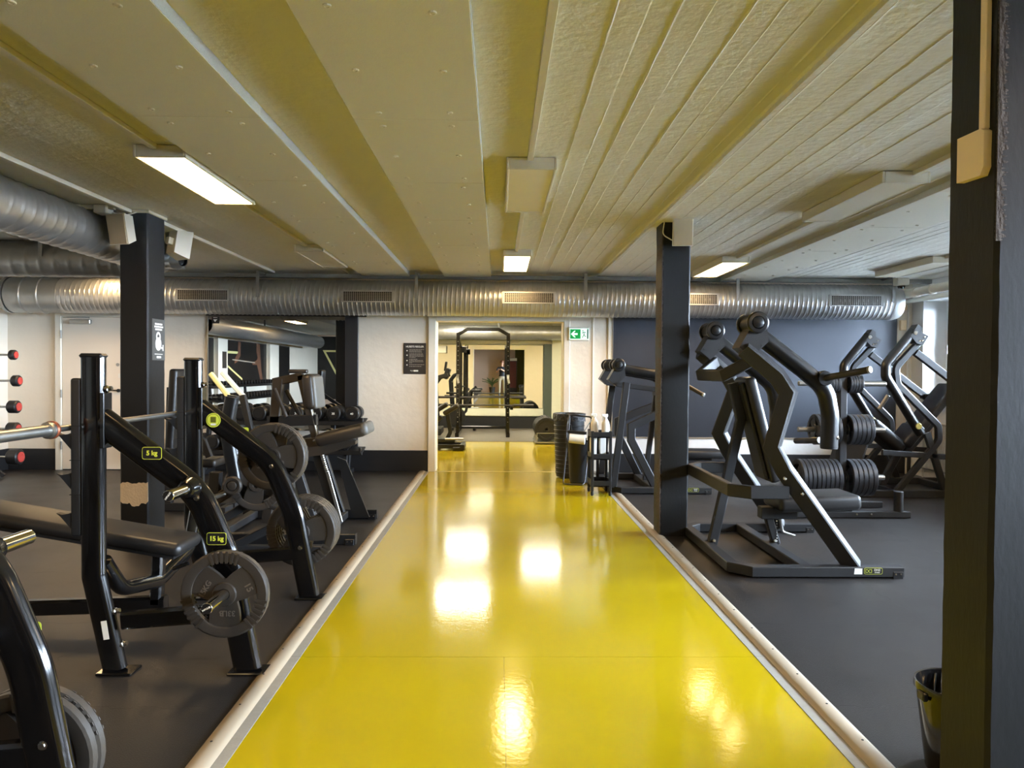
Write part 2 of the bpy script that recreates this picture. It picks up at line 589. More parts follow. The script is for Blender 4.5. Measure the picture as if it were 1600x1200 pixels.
# ---- ceiling: board-marked concrete relief
def ceiling():
    xs, amp = [], []
    x = XL
    rnd = random.Random(3)
    while x < XR:
        wdt = rnd.uniform(0.10, 0.16)
        xs.append((x, rnd.uniform(-0.0015, 0.0015), rnd.uniform(0.2, 1.0)))
        x += wdt
    xs = [q for q in xs if q[0] < XR - 0.06] + [(XR, 0, 0)]
    ys = [YR, -4, -1, 1.0]
    y = 1.0
    while y < YB + 0.3:
        y += 0.09
        ys.append(y)
    cols = []
    for i in range(len(xs) - 1):
        x0, dz, st = xs[i]
        x1 = xs[i + 1][0]
        cols.append((x0, dz, st, 'r'))
        cols.append((x0 + 0.006, dz, st, 'b'))
        cols.append(((x0 + x1) / 2, dz, st, 'b'))
        cols.append((x1 - 0.006, dz, xs[i + 1][2], 'b'))
    cols.append((XR, 0, 0, 'b'))
    vs, fs = [], []
    rr = random.Random(11)
    lo = {}
    for j, y in enumerate(ys):
        for i, (x, dz, st, kd) in enumerate(cols):
            a = 1.0 if x > 0.3 else (0.12 if x > -2.2 else 0.22)
            z = ZC + dz * a
            if kd == 'r':
                k = (i, j // 8)
                if k not in lo:
                    lo[k] = rr.uniform(0.15, 1.0) * st
                z -= a * (0.0042 * max(0.0, lo[k]) + rr.uniform(0, 0.0010))
                x += rr.uniform(-0.003, 0.003) * a
            else:
                z += rr.uniform(-0.0003, 0.0003) * a
            if x > 1.32:
                z -= 0.030
            vs.append((x, y, z))
    n = len(cols)
    for j in range(len(ys) - 1):
        for i in range(n - 1):
            fs.append((j * n + i, (j + 1) * n + i, (j + 1) * n + i + 1, j * n + i + 1))
    me = bpy.data.meshes.new('ceiling')
    me.from_pydata(vs, [], fs)
    me.polygons.foreach_set('use_smooth', [True] * len(me.polygons))
    me.set_sharp_from_angle(angle=math.radians(9))
    o = raw('ceiling', me, 'concrete_ceiling')
    o['kind'] = 'structure'
    return o
ceil = ceiling()
LOC['ceiling'] = V(0, 0, 0)
struct('roof_slab', MB().box2((XL - .3, YR - .3, 2.70), (XR + .4, 18.1, 2.9)), 'concrete_ceiling')
struct('back_room_ceiling', MB().box2((-4.0, 10.4, 2.66), (3.0, 17.8, 2.70)), 'panel_white', ceil)
# edge batten along the step at the pillar row, shallow joint across
struct('edge_batten', MB().box2((1.295, YR, ZC - 0.034), (1.325, YB - .1, ZC)), 'concrete_ceiling', ceil)

# acoustic panels screwed to the soffit
scr = MB().lathe([(0.016, 0), (0.015, 0.005), (0.009, 0.006), (0.007, 0.003)], ax=(0, 0, -1), n=10).mesh('panel_screw')
scr.materials.append(MATS['panel_white'])
def panel_row(x0, x1, y0, y1, th, who):
    L = 1.2
    y = y1
    zt = ZC - 0.002 - (0.030 if x0 > 1.32 else 0)
    i = 0
    while y > y0:
        ya = max(y0, y - L)
        p = MB().box2((x0, ya + 0.001, zt - th), (x1, y - 0.001, zt), 0.002)
        o = struct('acoustic_panel', p, 'panel_white', ceil)
        strip = MB().box2((x1 - 0.003, ya + 0.0012, zt - th + 0.002), (x1 + 0.0015, y - 0.0012, zt)) if x1 < 0 else MB().box2((x0 - 0.0015, ya + 0.0012, zt - th + 0.002), (x0 + 0.003, y - 0.0012, zt))
        struct('panel_edge', strip, 'panel_edge', o)
        for yy in (ya + 0.10, y - 0.10, (ya + y) / 2):
            for xx in (x0 + 0.13, x1 - 0.13):
                s_ = raw('panel_screw', scr, None, o, (xx + random.uniform(-.01, .01), yy + random.uniform(-.02, .02), zt - th))
        y -= L
panel_row(-1.775, -1.165, 0.02, 9.62, 0.055, 'a')
panel_row(-0.715, -0.105, 0.02, 9.62, 0.055, 'b')
panel_row(2.90, 3.50, 0.02, 9.62, 0.045, 'c')

# ---- walls
wb = MB()
wb.box2((XL - .3, YB, -0.1), (-0.86, 10.4, 2.75))
wb.box2((-0.86, YB, 2.06), (0.89, 10.4, 2.75))
wb.box2((0.89, YB, -0.1), (XR + .4, 10.4, 2.75))
wall_back = struct('wall_back', wb, 'wall_paint')
struct('wall_left', MB().box2((XL - 0.25, YR - .3, -0.1), (XL, YB, 2.75)), 'wall_paint')
wr = MB()
wr.box2((XR, YR - .3, -0.1), (6.12, YB, WZ0))
wr.box2((XR, YR - .3, WZ1), (6.12, YB, 2.75))
ed = [YR - .3] + [v for a, b in WIN[::-1] for v in (a, b)] + [YB]
for i in range(0, len(ed), 2):
    wr.box2((XR, ed[i], WZ0), (6.12, ed[i + 1], WZ1))
wall_right = struct('wall_right', wr, 'white_paint')
struct('ground_outside', MB().box2((6.3, -40, .3), (60, 50, .5)), 'ground_bounce')  # unseen ground, added and kept pale to bounce daylight onto the ceiling
struct('wall_rear', MB().box2((XL, YR - .25, -0.1), (XR, YR, 2.75)), 'pink_paint')
# back room
struct('wall_back_room_left', MB().box2((-4.2, 10.4, -0.1), (-4.0, 17.8, 2.75)), 'wall_cream')
struct('wall_back_room_right', MB().box2((3.0, 10.4, -0.1), (3.2, 17.8, 2.75)), 'wall_cream')
struct('wall_back_room_end', MB().box2((-4.2, 17.8, -0.1), (3.2, 18.0, 2.75)), 'wall_cream')
struct('baseboard_back_room', MB().box2((-4.0, 17.77, 0), (3.0, 17.80, 0.28), 0.004), 'base_black')
struct('baseboard_back_left', MB().box2((XL, YB - 0.022, 0), (-0.965, YB, 0.285), 0.004), 'base_black')
struct('baseboard_back_right', MB().box2((1.57, YB - 0.022, 0), (XR, YB, 0.255), 0.004), 'base_black')
struct('baseboard_left', MB().box2((XL, YR, 0), (XL + 0.022, YB - 0.03, 0.285), 0.004), 'base_black')
# charcoal feature panel on the back wall, right of the doorway
t = struct('wall_back_feature', MB().box2((1.565, YB - 0.020, 0.485), (5.50, YB, 2.14), 0.003), 'charcoal_paint')
struct('white_strip', MB().box2((1.565, YB - 0.016, 0.255), (5.50, YB, 0.470)), 'white_paint', t)
struct('batten', MB().box2((1.565, YB - 0.026, 0.470), (5.50, YB, 0.487)), 'curb_beige', t)
struct('batten', MB().box2((1.555, YB - 0.026, 0.470), (1.567, YB, 2.14)), 'curb_beige', t)
# door casing of the opening
tr = MB()
tr.box2((-0.96, YB - 0.03, -0.004), (-0.862, YB + 0.002, 2.14), 0.004)
struct('trim_3', tr, 'trim_white')
struct('trim_4', MB().box2((0.892, YB - 0.03, -0.004), (0.975, YB + 0.002, 2.14), 0.004), 'trim_white')
struct('trim_5', MB().box2((-0.862, YB - 0.03, 2.06), (0.892, YB + 0.002, 2.14), 0.004), 'trim_white')
struct('trim_6', MB().box2((-0.872, YB + 0.002, -0.004), (-0.855, 10.42, 2.06), 0.002), 'trim_white')
struct('trim_7', MB().box2((0.885, YB + 0.002, -0.004), (0.90, 10.42, 2.06), 0.002), 'trim_white')
struct('trim_8', MB().box2((1.285, YB - 0.012, 0.0), (1.305, YB + 0.002, 2.6), 0.003), 'trim_white')
struct('trim_9', MB().box2((1.50, YB - 0.02, 0.0), (1.553, YB + 0.002, 2.6), 0.004), 'trim_white')
struct('trim_10', MB().box2((5.505, YB - 0.018, 0.255), (5.56, YB + 0.002, 2.5), 0.003), 'trim_white')
# metal ledger rail above the duct, steel threshold
struct('trim_11', MB().box2((XL, 9.64, 2.575), (XR, 9.70, 2.63), 0.004), 'galvanised_dark')
struct('trim_12', MB().box2((-0.86, YB - 0.012, -0.006), (0.89, YB + 0.012, -0.001)), 'curb_beige')

# door in the back wall
D = MB().box2((-5.90, YB - 0.035, 0.01), (-5.02, YB + 0.002, 2.07), 0.004)
d1 = struct('door_1', D, 'door_paint')
fr = MB()
fr.box2((-5.985, YB - 0.06, 0.0), (-5.905, YB, 2.135), 0.005)
fr.box2((-5.015, YB - 0.06, 0.0), (-4.94, YB, 2.135), 0.005)
fr.box2((-5.905, YB - 0.06, 2.075), (-5.015, YB, 2.135), 0.005)
struct('door_frame', fr, 'trim_white', d1)
for z in (0.28, 0.98, 1.78):
    struct('hinge', MB().cyl((-5.902, YB - 0.062, z), (-5.902, YB - 0.062, z + 0.11), 0.011, 10), 'steel', d1)
struct('door_closer', MB().box2((-5.78, YB - 0.09, 1.975), (-5.50, YB - 0.035, 2.035), 0.008), 'steel', d1)
struct('closer_arm', MB().box2((-5.86, YB - 0.085, 2.055), (-5.52, YB - 0.06, 2.068)), 'steel', d1)
struct('peephole', MB().cyl((-5.155, YB - 0.045, 1.43), (-5.155, YB - 0.03, 1.43), 0.022, 14), 'steel', d1)
h = MB()
h.cyl((-5.14, YB - 0.06, 1.08), (-5.14, YB - 0.033, 1.08), 0.024, 14)
h.sweep([(-5.14, YB - 0.075, 1.08), (-5.27, YB - 0.075, 1.085)], circ(0.009, 10))
struct('door_handle', h, 'plastic_black', d1)
struct('lock_plate', MB().box2((-5.15, YB - 0.04, 1.25), (-5.11, YB - 0.034, 1.31)), 'white_plastic', d1)

# windows along the right wall
def window(n, a, b):
    X = 6.06
    f = MB()
    wd = 0.06
    f.box2((X - .03, a, WZ0), (X + .03, b, WZ0 + wd), .004)
    f.box2((X - .03, a, WZ1 - wd), (X + .03, b, WZ1), .004)
    f.box2((X - .03, a, WZ0 + wd), (X + .03, a + wd, WZ1 - wd), .004)
    f.box2((X - .03, b - wd, WZ0 + wd), (X + .03, b, WZ1 - wd), .004)
    o = struct('window_%d' % n, f, 'window_frame')
    c = (a + b) / 2
    struct('mullion', MB().box2((X - .03, c - .04, WZ0 + wd), (X + .03, c + .04, WZ1 - wd), .004), 'window_frame', o)
    for (p, q) in ((a + wd, c - .04), (c + .04, b - wd)):
        s_ = MB()
        s_.box2((X - .045, p, WZ0 + wd), (X - .01, q, WZ0 + wd + .04), .003)
        s_.box2((X - .045, p, WZ1 - wd - .04), (X - .01, q, WZ1 - wd), .003)
        s_.box2((X - .045, p, WZ0 + wd + .04), (X - .01, p + .04, WZ1 - wd - .04), .003)
        s_.box2((X - .045, q - .04, WZ0 + wd + .04), (X - .01, q, WZ1 - wd - .04), .003)
        sash = struct('sash', s_, 'window_frame', o)
        struct('pane', MB().box2((X - .006, p + .01, WZ0 + wd + .01), (X, q - .01, WZ1 - wd - .01)), 'window_glass', o)
        struct('window_handle', MB().box2((X - .07, q - .03, 1.65), (X - .045, q - .012, 1.77), .004), 'white_plastic', sash)
    struct('sill', MB().box2((XR - .03, a + 0.002, WZ0 - .0), (X - .03, b - 0.002, WZ0 + .022), .005), 'trim_white', o)
for i, (a, b) in enumerate(WIN):
    window(i + 1, a, b)

# ---- pillars
def pillar(x0, x1, y0, y1, label, wear):
    loc = V((x0 + x1) / 2, (y0 + y1) / 2, 0)
    t = thing('pillar', label, 'pillar', loc, 'painted timber pillars')
    c = 0.012
    top = ZC - 0.004
    zs = [0] + [top * k / 40 for k in range(1, 41)]
    rnd = random.Random(int(abs(x0) * 100))
    vs, fs = [], []
    base = [(x0 + c, y0), (x1 - c, y0), (x1, y0 + c), (x1, y1 - c), (x1 - c, y1), (x0 + c, y1), (x0, y1 - c), (x0, y0 + c)]
    for z in zs:
        for k, (x, y) in enumerate(base):
            j = 0.0025 * wear
            vs.append(V(x + rnd.uniform(-j, j), y + rnd.uniform(-j, j), z))
    for i in range(len(zs) - 1):
        for k in range(8):
            l = (k + 1) % 8
            fs.append((i * 8 + k, i * 8 + l, (i + 1) * 8 + l, (i + 1) * 8 + k))
    fs.append(tuple(range(8))); fs.append(tuple(40 * 8 + k for k in range(8)))
    part(t, 'shaft', MB().add(vs, fs), 'column_paint', angle=30)
    return t
pl = pillar(-3.06, -2.83, 6.0, 6.30, 'dark grey pillar with peeled patch near its foot, among the left machines', 0.5)
pm = pillar(1.36, 1.60, 6.14, 6.38, 'black pillar with worn edge beside the yellow path, in front of the charcoal wall', 1.0)
pn = pillar(1.375, 1.66, 2.02, 2.245, 'large dark pillar at the right edge of the frame carrying a beige box', 0.5)
# worn arrises
def worn(t, x, y, z0, z1, wx, wy, rnd):
    n = 240
    vs, fs = [], []
    for i in range(n + 1):
        z = z0 + (z1 - z0) * i / n
        a = rnd.uniform(0.3, 1.0); b = rnd.uniform(0.3, 1.0)
        vs += [V(x + wx * a, y - 0.0012 * math.copysign(1, wy), z), V(x - 0.0012 * math.copysign(1, wx), y - 0.0012 * math.copysign(1, wy), z), V(x - 0.0012 * math.copysign(1, wx), y + wy * b, z)]
    for i in range(n):
        fs += [(3 * i, 3 * i + 1, 3 * i + 4, 3 * i + 3), (3 * i + 1, 3 * i + 2, 3 * i + 5, 3 * i + 4)]
    part(t, 'worn_edge', MB().add(vs, fs), 'column_wear', 'rough brown worn edge')
worn(pm, 1.36, 6.14, 0.02, 2.6, 0.012, 0.20, random.Random(2))
worn(pn, 1.375, 2.02, 1.75, 2.64, 0.030, 0.006, random.Random(4))
# peeled plaster patch on the left pillar
rnd = random.Random(9)
poly = [(-3.055, 0.285)]
for k in range(1, 12):
    poly.append((-3.055 + 0.222 * k / 12, 0.268 - (0.028 * math.sin((k - 4) / 5 * math.pi) if 4 < k < 9 else 0) + rnd.uniform(-.006, .006)))
poly += [(-2.833, 0.285), (-2.835, 0.44)]
for k in range(11, 0, -1):
    poly.append((-3.055 + 0.222 * k / 12, 0.435 + rnd.uniform(-.010, .008)))
poly += [(-3.055, 0.425)]
poly = [(x, z + 0.02) for x, z in poly]
part(pl, 'bare_patch', MB().prism(poly, (1, 0, 0), (0, 0, 1), (0, 5.9975, 0), (0, 0.004, 0)), 'bare_plaster', 'bare beige plaster where the paint has peeled')
part(pl, 'cap', MB().box2((-3.075, 5.985, 2.632), (-2.815, 6.315, 2.656), 0.004), 'trim_white')
# kettlebell notice on the right face of the left pillar
kx = -2.8285
sg = thing('notice_sign', 'narrow dark notice with a white kettlebell symbol on the left pillar', 'sign', (kx, 6.17, 1.45))
part(sg, 'board', MB().box2((kx - 0.002, 6.06, 1.45), (kx + 0.004, 6.285, 1.79), 0.001), 'dark_grey_print')
kb = MB()
kxs = kx + 0.0042
def ring(mb, cy, cz, r0, r1, x, n=20, sx=1.0):
    vs, fs = [], []
    for k in range(n):
        a = 2 * math.pi * k / n
        vs += [V(x, cy + r0 * math.cos(a) * sx, cz + r0 * math.sin(a)), V(x, cy + r1 * math.cos(a) * sx, cz + r1 * math.sin(a)), V(x + .0008, cy + r0 * math.cos(a) * sx, cz + r0 * math.sin(a)), V(x + .0008, cy + r1 * math.cos(a) * sx, cz + r1 * math.sin(a))]
    for k in range(n):
        l = (k + 1) % n
        fs += [(4 * k, 4 * k + 1, 4 * l + 1, 4 * l), (4 * k + 2, 4 * k + 3, 4 * l + 3, 4 * l + 2), (4 * k + 1, 4 * k + 3, 4 * l + 3, 4 * l + 1)]
    mb.add(vs, fs)
kb.prism([(0.052 * math.cos(a) + 6.165, 0.055 * math.sin(a) + 1.585) for a in [2 * math.pi * k / 20 for k in range(20)]], (0, 1, 0), (0, 0, 1), (kxs, 0, 0), (0.001, 0, 0))
ring(kb, 6.165, 1.645, 0.022, 0.040, kxs)
kb.box2((kxs, 6.215, 1.545), (kxs + .001, 6.25, 1.56))
kb.box2((kxs, 6.24, 1.53), (kxs + .001, 6.255, 1.58))
part(sg, 'kettlebell_symbol', kb, 'white_print')
ln = MB()
for k, (a, b) in enumerate(((.045, .175), (.035, .19), (.05, .17))):
    yy = a
    while yy < b:
        ww = random.uniform(.02, .04)
        ln.box2((kxs, 6.06 + yy, 1.742 - k * .022), (kxs + .001, 6.06 + min(b, yy + ww), 1.756 - k * .022))
        yy += ww + .006
ln.box2((kxs, 6.10, 1.498), (kxs + .001, 6.24, 1.503))
ln.box2((kxs, 6.135, 1.468), (kxs + .001, 6.21, 1.484))
part(sg, 'lettering', ln, 'white_print')

# beige box and conduit on the near pillar
bx = thing('junction_box', 'beige plastic junction box with conduit on the near right pillar', 'junction box', (1.36, 2.1, 1.93))
bm_ = MB()
poly = [(2.045, 1.962), (2.045, 2.062), (2.060, 2.072), (2.165, 2.075), (2.165, 1.945), (2.060, 1.940)]
bm_.prism([(y, z) for y, z in poly], (0, 1, 0), (0, 0, 1), (1.352, 0, 0), (0.024, 0, 0))
part(bx, 'cover', bm_, 'beige_plastic')
part(bx, 'conduit', MB().box2((1.357, 2.052, 2.07), (1.375, 2.078, 2.66), .003), 'beige_plastic')
# ================================================================== SERVICES
def lamp(x, y0, lit, label, wd=0.30, L=1.2, zt=None, lm='lamp_lit'):
    zt = zt if zt is not None else (ZC - (0.034 if x > 1.32 else 0.004))
    t = thing('ceiling_lamp', label, 'lamp', (x, y0 + L / 2, zt - .06), 'ceiling light panels')
    h = 0.072
    b = MB()
    b.box2((x - wd / 2, y0, zt - h), (x - wd / 2 + .016, y0 + L, zt), .003)
    b.box2((x + wd / 2 - .016, y0, zt - h), (x + wd / 2, y0 + L, zt), .003)
    b.box2((x - wd / 2 + .016, y0, zt - h), (x + wd / 2 - .016, y0 + .016, zt), .003)
    b.box2((x - wd / 2 + .016, y0 + L - .016, zt - h), (x + wd / 2 - .016, y0 + L, zt), .003)
    b.box2((x - wd / 2 + .016, y0 + .016, zt - .012), (x + wd / 2 - .016, y0 + L - .016, zt))
    part(t, 'housing', b, 'lamp_body')
    part(t, 'diffuser', MB().box2((x - wd / 2 + .016, y0 + .016, zt - h + .006), (x + wd / 2 - .016, y0 + L - .016, zt - h + .012)), lm if lit else 'lamp_off', 'glowing diffuser' if lit else 'unlit diffuser')
    return t
lamp(0.19, 4.41, False, 'unlit ceiling light panel above the yellow path, nearer of the two')
lamp(0.19, 7.75, True, 'lit ceiling light panel above the yellow path near the doorway')
lamp(-1.94, 4.25, True, 'large lit ceiling light panel at the upper left above the benches')
lamp(-1.94, 7.55, False, 'unlit ceiling light panel at the left, close to the metal duct')
lamp(2.50, 4.50, False, 'large unlit ceiling light panel at the right above the press machine')
lamp(2.53, 7.85, True, 'lit ceiling light panel right of the middle pillar')
lamp(4.72, 7.70, False, 'unlit ceiling light panel near the window wall')
for (x, y, lit) in ((0.19, 1.07, False), (-1.94, 0.95, True), (-5.2, 4.3, True), (-5.2, 0.6, True), (-4.9, 8.2, True), (4.72, 4.2, True), (2.5, 1.1, True), (-1.94, -3.2, True), (2.5, -3.0, True)):  # panels behind the cross duct and by the windows are added to brighten walls
    lamp(x, y, lit, {(0.19, 1.07): 'unlit ceiling panel over the path just above the viewer', (-1.94, 0.95): 'lit ceiling panel over the nearest bench, above the frame', (-5.2, 4.3): 'lit ceiling panel over the far left bay', (-5.2, 0.6): 'lit ceiling panel over the dumbbell wall at left', (-4.9, 8.2): 'lit panel added behind the left cross duct to brighten the back wall', (4.72, 4.2): 'lit panel added out of view to brighten the window wall', (2.5, 1.1): 'lit ceiling panel at the right, behind the near pillar', (-1.94, -3.2): 'lit ceiling panel at the rear left behind the viewer', (2.5, -3.0): 'lit ceiling panel at the rear right behind the viewer'}[(x, y)])
for (x, y, lb) in ((-0.62, 12.6, 'lit ceiling panel in the back room, left of the doorway axis'), (0.98, 14.9, 'lit ceiling panel in the back room, right over the rack'), (-0.7, 16.3, 'lit ceiling panel at the far end of the back room'), (-2.6, 12.6, 'lit panel added in the left corner to brighten the back room'), (2.2, 12.4, 'lit panel added in the right corner to brighten the back room'), (-2.6, 15.4, 'lit panel added at the left end to brighten the back room')):  # corner and left end panels are added fill for a brighter back room
    lamp(x, y, True, lb, wd=0.95, L=0.45, zt=2.655, lm='lamp_bright')

# cable ducts along the lamp rows
def conduit(n, x, y0, y1, wd, h, label, m='lamp_body', z=None):
    z = z if z is not None else ZC - (0.034 if x > 1.32 else 0.003)
    solo('cable_conduit', MB().box2((x - wd / 2, y0, z - h), (x + wd / 2, y1, z), .002), m, label, 'conduit', (x, y0, z - h), 'cable conduits on the ceiling')
conduit(1, 0.18, 0.02, 4.40, .035, .025, 'straight cable conduit leading to the unlit panel over the path')
conduit(2, 0.18, 5.62, 7.74, .035, .025, 'cable conduit between the two panels over the path')
conduit(3, 0.18, 8.96, 9.62, .035, .025, 'short cable conduit between the lit path panel and the duct')
conduit(4, -1.97, 0.02, 4.24, .04, .028, 'cable conduit leading to the lit panel at upper left')
conduit(5, -1.97, 5.46, 7.54, .04, .028, 'cable conduit between the two left panels')
conduit(6, -1.97, 8.76, 9.62, .04, .028, 'short cable conduit beyond the unlit left panel')
conduit(7, 2.55, 0.02, 4.49, .04, .03, 'cable conduit leading to the large unlit right panel')
conduit(8, 2.55, 5.71, 7.84, .04, .03, 'cable conduit between the two right panels')
conduit(9, 2.55, 9.06, 9.62, .04, .03, 'short cable conduit beyond the lit right panel')
conduit(10, 4.72, 5.0, 7.69, .05, .03, 'cable conduit near the window wall')
conduit(11, -2.97, 0.02, 5.99, .035, .03, 'white cable duct running to the left pillar', 'white_plastic')
conduit(12, -2.92, 6.33, 9.62, .03, .03, 'white cable duct behind the left pillar', 'white_plastic')
solo('cable_conduit', MB().box2((-4.4, 5.83, ZC - .035), (-3.02, 5.87, ZC - .003), .002), 'lamp_body', 'cable duct across the ceiling left of the left pillar', 'conduit', (-3.9, 5.85, ZC - .04), 'cable conduits on the ceiling')
jb = MB().box2((-3.16, 5.80, ZC - .07), (-3.06, 5.92, ZC - .003), .006)
solo('junction_box', jb, 'lamp_body', 'small white junction box on the ceiling at the left pillar', 'junction box', (-3.1, 5.86, ZC - .07))
solo('junction_box', MB().box2((-3.36, 5.80, ZC - .06), (-3.26, 5.90, ZC - .003), .006), 'lamp_body', 'second small junction box on the cable duct left of the pillar', 'junction box', (-3.3, 5.86, ZC - .06))
solo('speaker_cable', MB().tube(fillet([(-3.06, 5.90, ZC - .05), (-2.98, 5.90, ZC - .075), (-2.90, 5.96, ZC - .03)], .05), .006, 8), 'white_plastic', 'looping white cable above the left speaker', 'cable', (-2.98, 5.9, ZC - .07))
solo('speaker_cable', MB().tube(fillet([(1.37, 6.12, ZC - .03), (1.35, 6.10, 2.52), (1.44, 6.10, 2.47), (1.46, 6.10, 2.5)], .05), .005, 8), 'white_plastic', 'looping white cable beside the middle pillar speaker', 'cable', (1.4, 6.1, 2.5))

# ---- ducts
def spiral(p0, axis, L, R, pitch, amp, nv=36, per=6):
    ax = Vector(axis).normalized()
    e1 = V(0, 0, 1)
    e2 = ax.cross(e1)
    nu = int(L / pitch * per)
    vs, fs = [], []
    for i in range(nu + 1):
        h = L * i / nu
        for k in range(nv):
            a = 2 * math.pi * k / nv
            ph = (h / pitch + a / (2 * math.pi)) % 1.0
            r = R + amp * max(0.0, 1 - abs(ph - 0.5) * 7)
            vs.append(Vector(p0) + ax * h + (e1 * math.cos(a) + e2 * math.sin(a)) * r)
    for i in range(nu):
        for k in range(nv):
            l = (k + 1) % nv
            fs.append((i * nv + k, i * nv + l, (i + 1) * nv + l, (i + 1) * nv + k))
    return MB().add(vs, fs)
YD, ZD, RD = 9.60, 2.315, 0.225
t = thing('ventilation_duct', 'long spiral metal duct with grilles across the back wall', 'duct', (-0.5, YD, ZD))
part(t, 'duct_body', spiral((-5.6, YD, ZD), (1, 0, 0), 10.72, RD, 0.060, 0.008, 32, 7), 'galvanised', angle=60)
part(t, 'duct_sleeve', MB().lathe([(RD - .006, 0), (RD + .004, .02), (RD + .004, .18), (RD + .014, .19), (RD + .014, .21), (RD + .004, .22), (RD + .004, .40), (RD + .014, .41), (RD + .014, .43), (RD + .004, .44), (RD + .004, .66)], (-6.25, YD, ZD), (1, 0, 0), 36), 'galvanised_dark')
part(t, 'end_cap', MB().lathe([(0.02, 0), (RD * .8, .0), (RD, .05), (RD + .008, .10)], (-6.36, YD, ZD), (1, 0, 0), 36), 'galvanised_dark')
part(t, 'end_cap', MB().lathe([(RD + .006, 0), (RD + .006, .06), (RD * .93, .13), (0.02, .15)], (5.10, YD, ZD), (1, 0, 0), 36), 'galvanised')
for (x0, x1) in ((-4.05, -3.43), (-1.97, -1.36), (0.07, 0.69), (2.16, 2.78), (4.26, 4.90)):
    gy, gz = YD - RD - 0.012, ZD
    f = MB()
    a, b, c, d = x0 - .03, x1 + .03, gz - .075, gz + .075
    f.box2((a, gy, c), (b, gy + .012, c + .018)); f.box2((a, gy, d - .018), (b, gy + .012, d))
    f.box2((a, gy, c + .018), (a + .03, gy + .012, d - .018)); f.box2((b - .03, gy, c + .018), (b, gy + .012, d - .018))
    gr = part(t, 'grille', f, 'galvanised')
    part(t, 'grille_recess', MB().box2((a + .01, gy + .008, c + .01), (b - .01, gy + .03, d - .01)), 'grille_dark', None, gr)
    bars = MB()
    n = 24
    for k in range(1, n):
        x = x0 + (x1 - x0) * k / n
        bars.box2((x - .0028, gy + .002, c + .018), (x + .0028, gy + .007, d - .018))
    for k in range(1, 6):
        z = c + .018 + (d - c - .036) * k / 6
        bars.box2((x0, gy + .001, z - .0028), (x1, gy + .006, z + .0028))
    part(t, 'grille_bars', bars, 'steel', None, gr)
    gb = MB().box2((a, gy + .01, c + .005), (b, gy + .12, d - .005))
    part(t, 'grille_neck', gb, 'galvanised_dark', None, gr)
for x in (-3.05, -1.05, 1.10, 3.05, 5.06):
    part(t, 'hanger_strap', MB().box2((x - .02, YD - RD - .012, ZD - .02), (x + .02, YD - RD - .006, 2.63)).box2((x - .02, YD - RD - .012, 2.60), (x + .02, YD + .05, 2.63)), 'galvanised_dark')

# duct along the left bay, bending into a cross duct behind the left pillar
t = thing('ventilation_duct', 'thick round metal duct running towards the left pillar and bending left behind it', 'duct', (-3.76, 5.0, 2.44))
RX, XC, ZX, YX = 0.176, -3.33, 2.475, 7.50
part(t, 'duct_body', spiral((XC, 0.5, ZX), (0, 1, 0), YX - 0.42 - 0.5, RX, 0.12, 0.006, 36, 8), 'galvanised', angle=60)
arc = [(XC - 0.42 + 0.42 * math.cos(a), YX - 0.42 + 0.42 * math.sin(a), ZX) for a in [math.pi / 2 * k / 8 for k in range(9)]]
part(t, 'elbow', MB().sweep(arc, circ(RX + .004, 32), (0, 0, 1)), 'galvanised', angle=25)
part(t, 'cross_duct', spiral((XL, YX, ZX), (1, 0, 0), XC - 0.42 - XL, RX, 0.14, 0.006, 36, 8), 'galvanised_dark', angle=60)
for x in (-6.0, -4.5):
    part(t, 'hanger_strap', MB().box2((x - .02, YX - RX - .01, ZX), (x + .02, YX - RX - .004, ZC)), 'galvanised_dark')
t = thing('vent_elbow', 'small open metal vent elbow hanging beside the left pillar', 'duct', (-3.05, 7.0, 2.3))
RS = 0.085
part(t, 'riser', MB().lathe([(RS, 0), (RS, .10), (RS + .008, .11), (RS + .008, .13), (RS, .14), (RS, .34)], (-3.07, 7.05, 2.33), (0, 0, 1), 24), 'galvanised_dark')
part(t, 'elbow', MB().lathe([(RS, 0), (RS, .05), (RS + .007, .055), (RS + .007, .075), (RS * .92, .10), (RS * .62, .155)], (-3.10, 7.03, 2.41), (.90, -.42, -.12), 24, caps=False), 'galvanised')
part(t, 'opening', MB().lathe([(RS * .58, .150), (RS * .52, .12), (0.002, .11)], (-3.10, 7.03, 2.41), (.90, -.42, -.12), 24, caps=False), 'grille_dark')
# duct along the far left wall (seen in the wall mirror)
t = thing('ventilation_duct', 'round duct with closed end along the left wall, seen in the wall mirror', 'duct', (-6.05, 0, 2.28))
part(t, 'duct_body', spiral((-6.05, -4.6, 2.30), (0, 1, 0), 9.6, 0.2, 0.12, 0.004, 24, 4), 'galvanised', angle=60)
part(t, 'end_cap', MB().lathe([(0.02, 0), (0.16, 0), (0.205, .05), (0.205, .12)], (-6.05, -4.7, 2.30), (0, 1, 0), 24), 'galvanised_dark')
part(t, 'hanger_strap', MB().box2((-6.07, 1.0, 2.5), (-6.03, 1.03, ZC)), 'galvanised_dark')
# duct in the back room
t = thing('ventilation_duct', 'ribbed duct under the ceiling of the back room', 'duct', (0, 17.2, 2.3))
part(t, 'duct_body', spiral((-4.0, 17.25, 2.28), (1, 0, 0), 7.0, 0.17, 0.10, 0.005, 24, 4), 'galvanised', angle=60)
part(t, 'hanger_strap', MB().box2((-.02, 17.07, 2.28), (.02, 17.075, 2.66)), 'galvanised_dark')

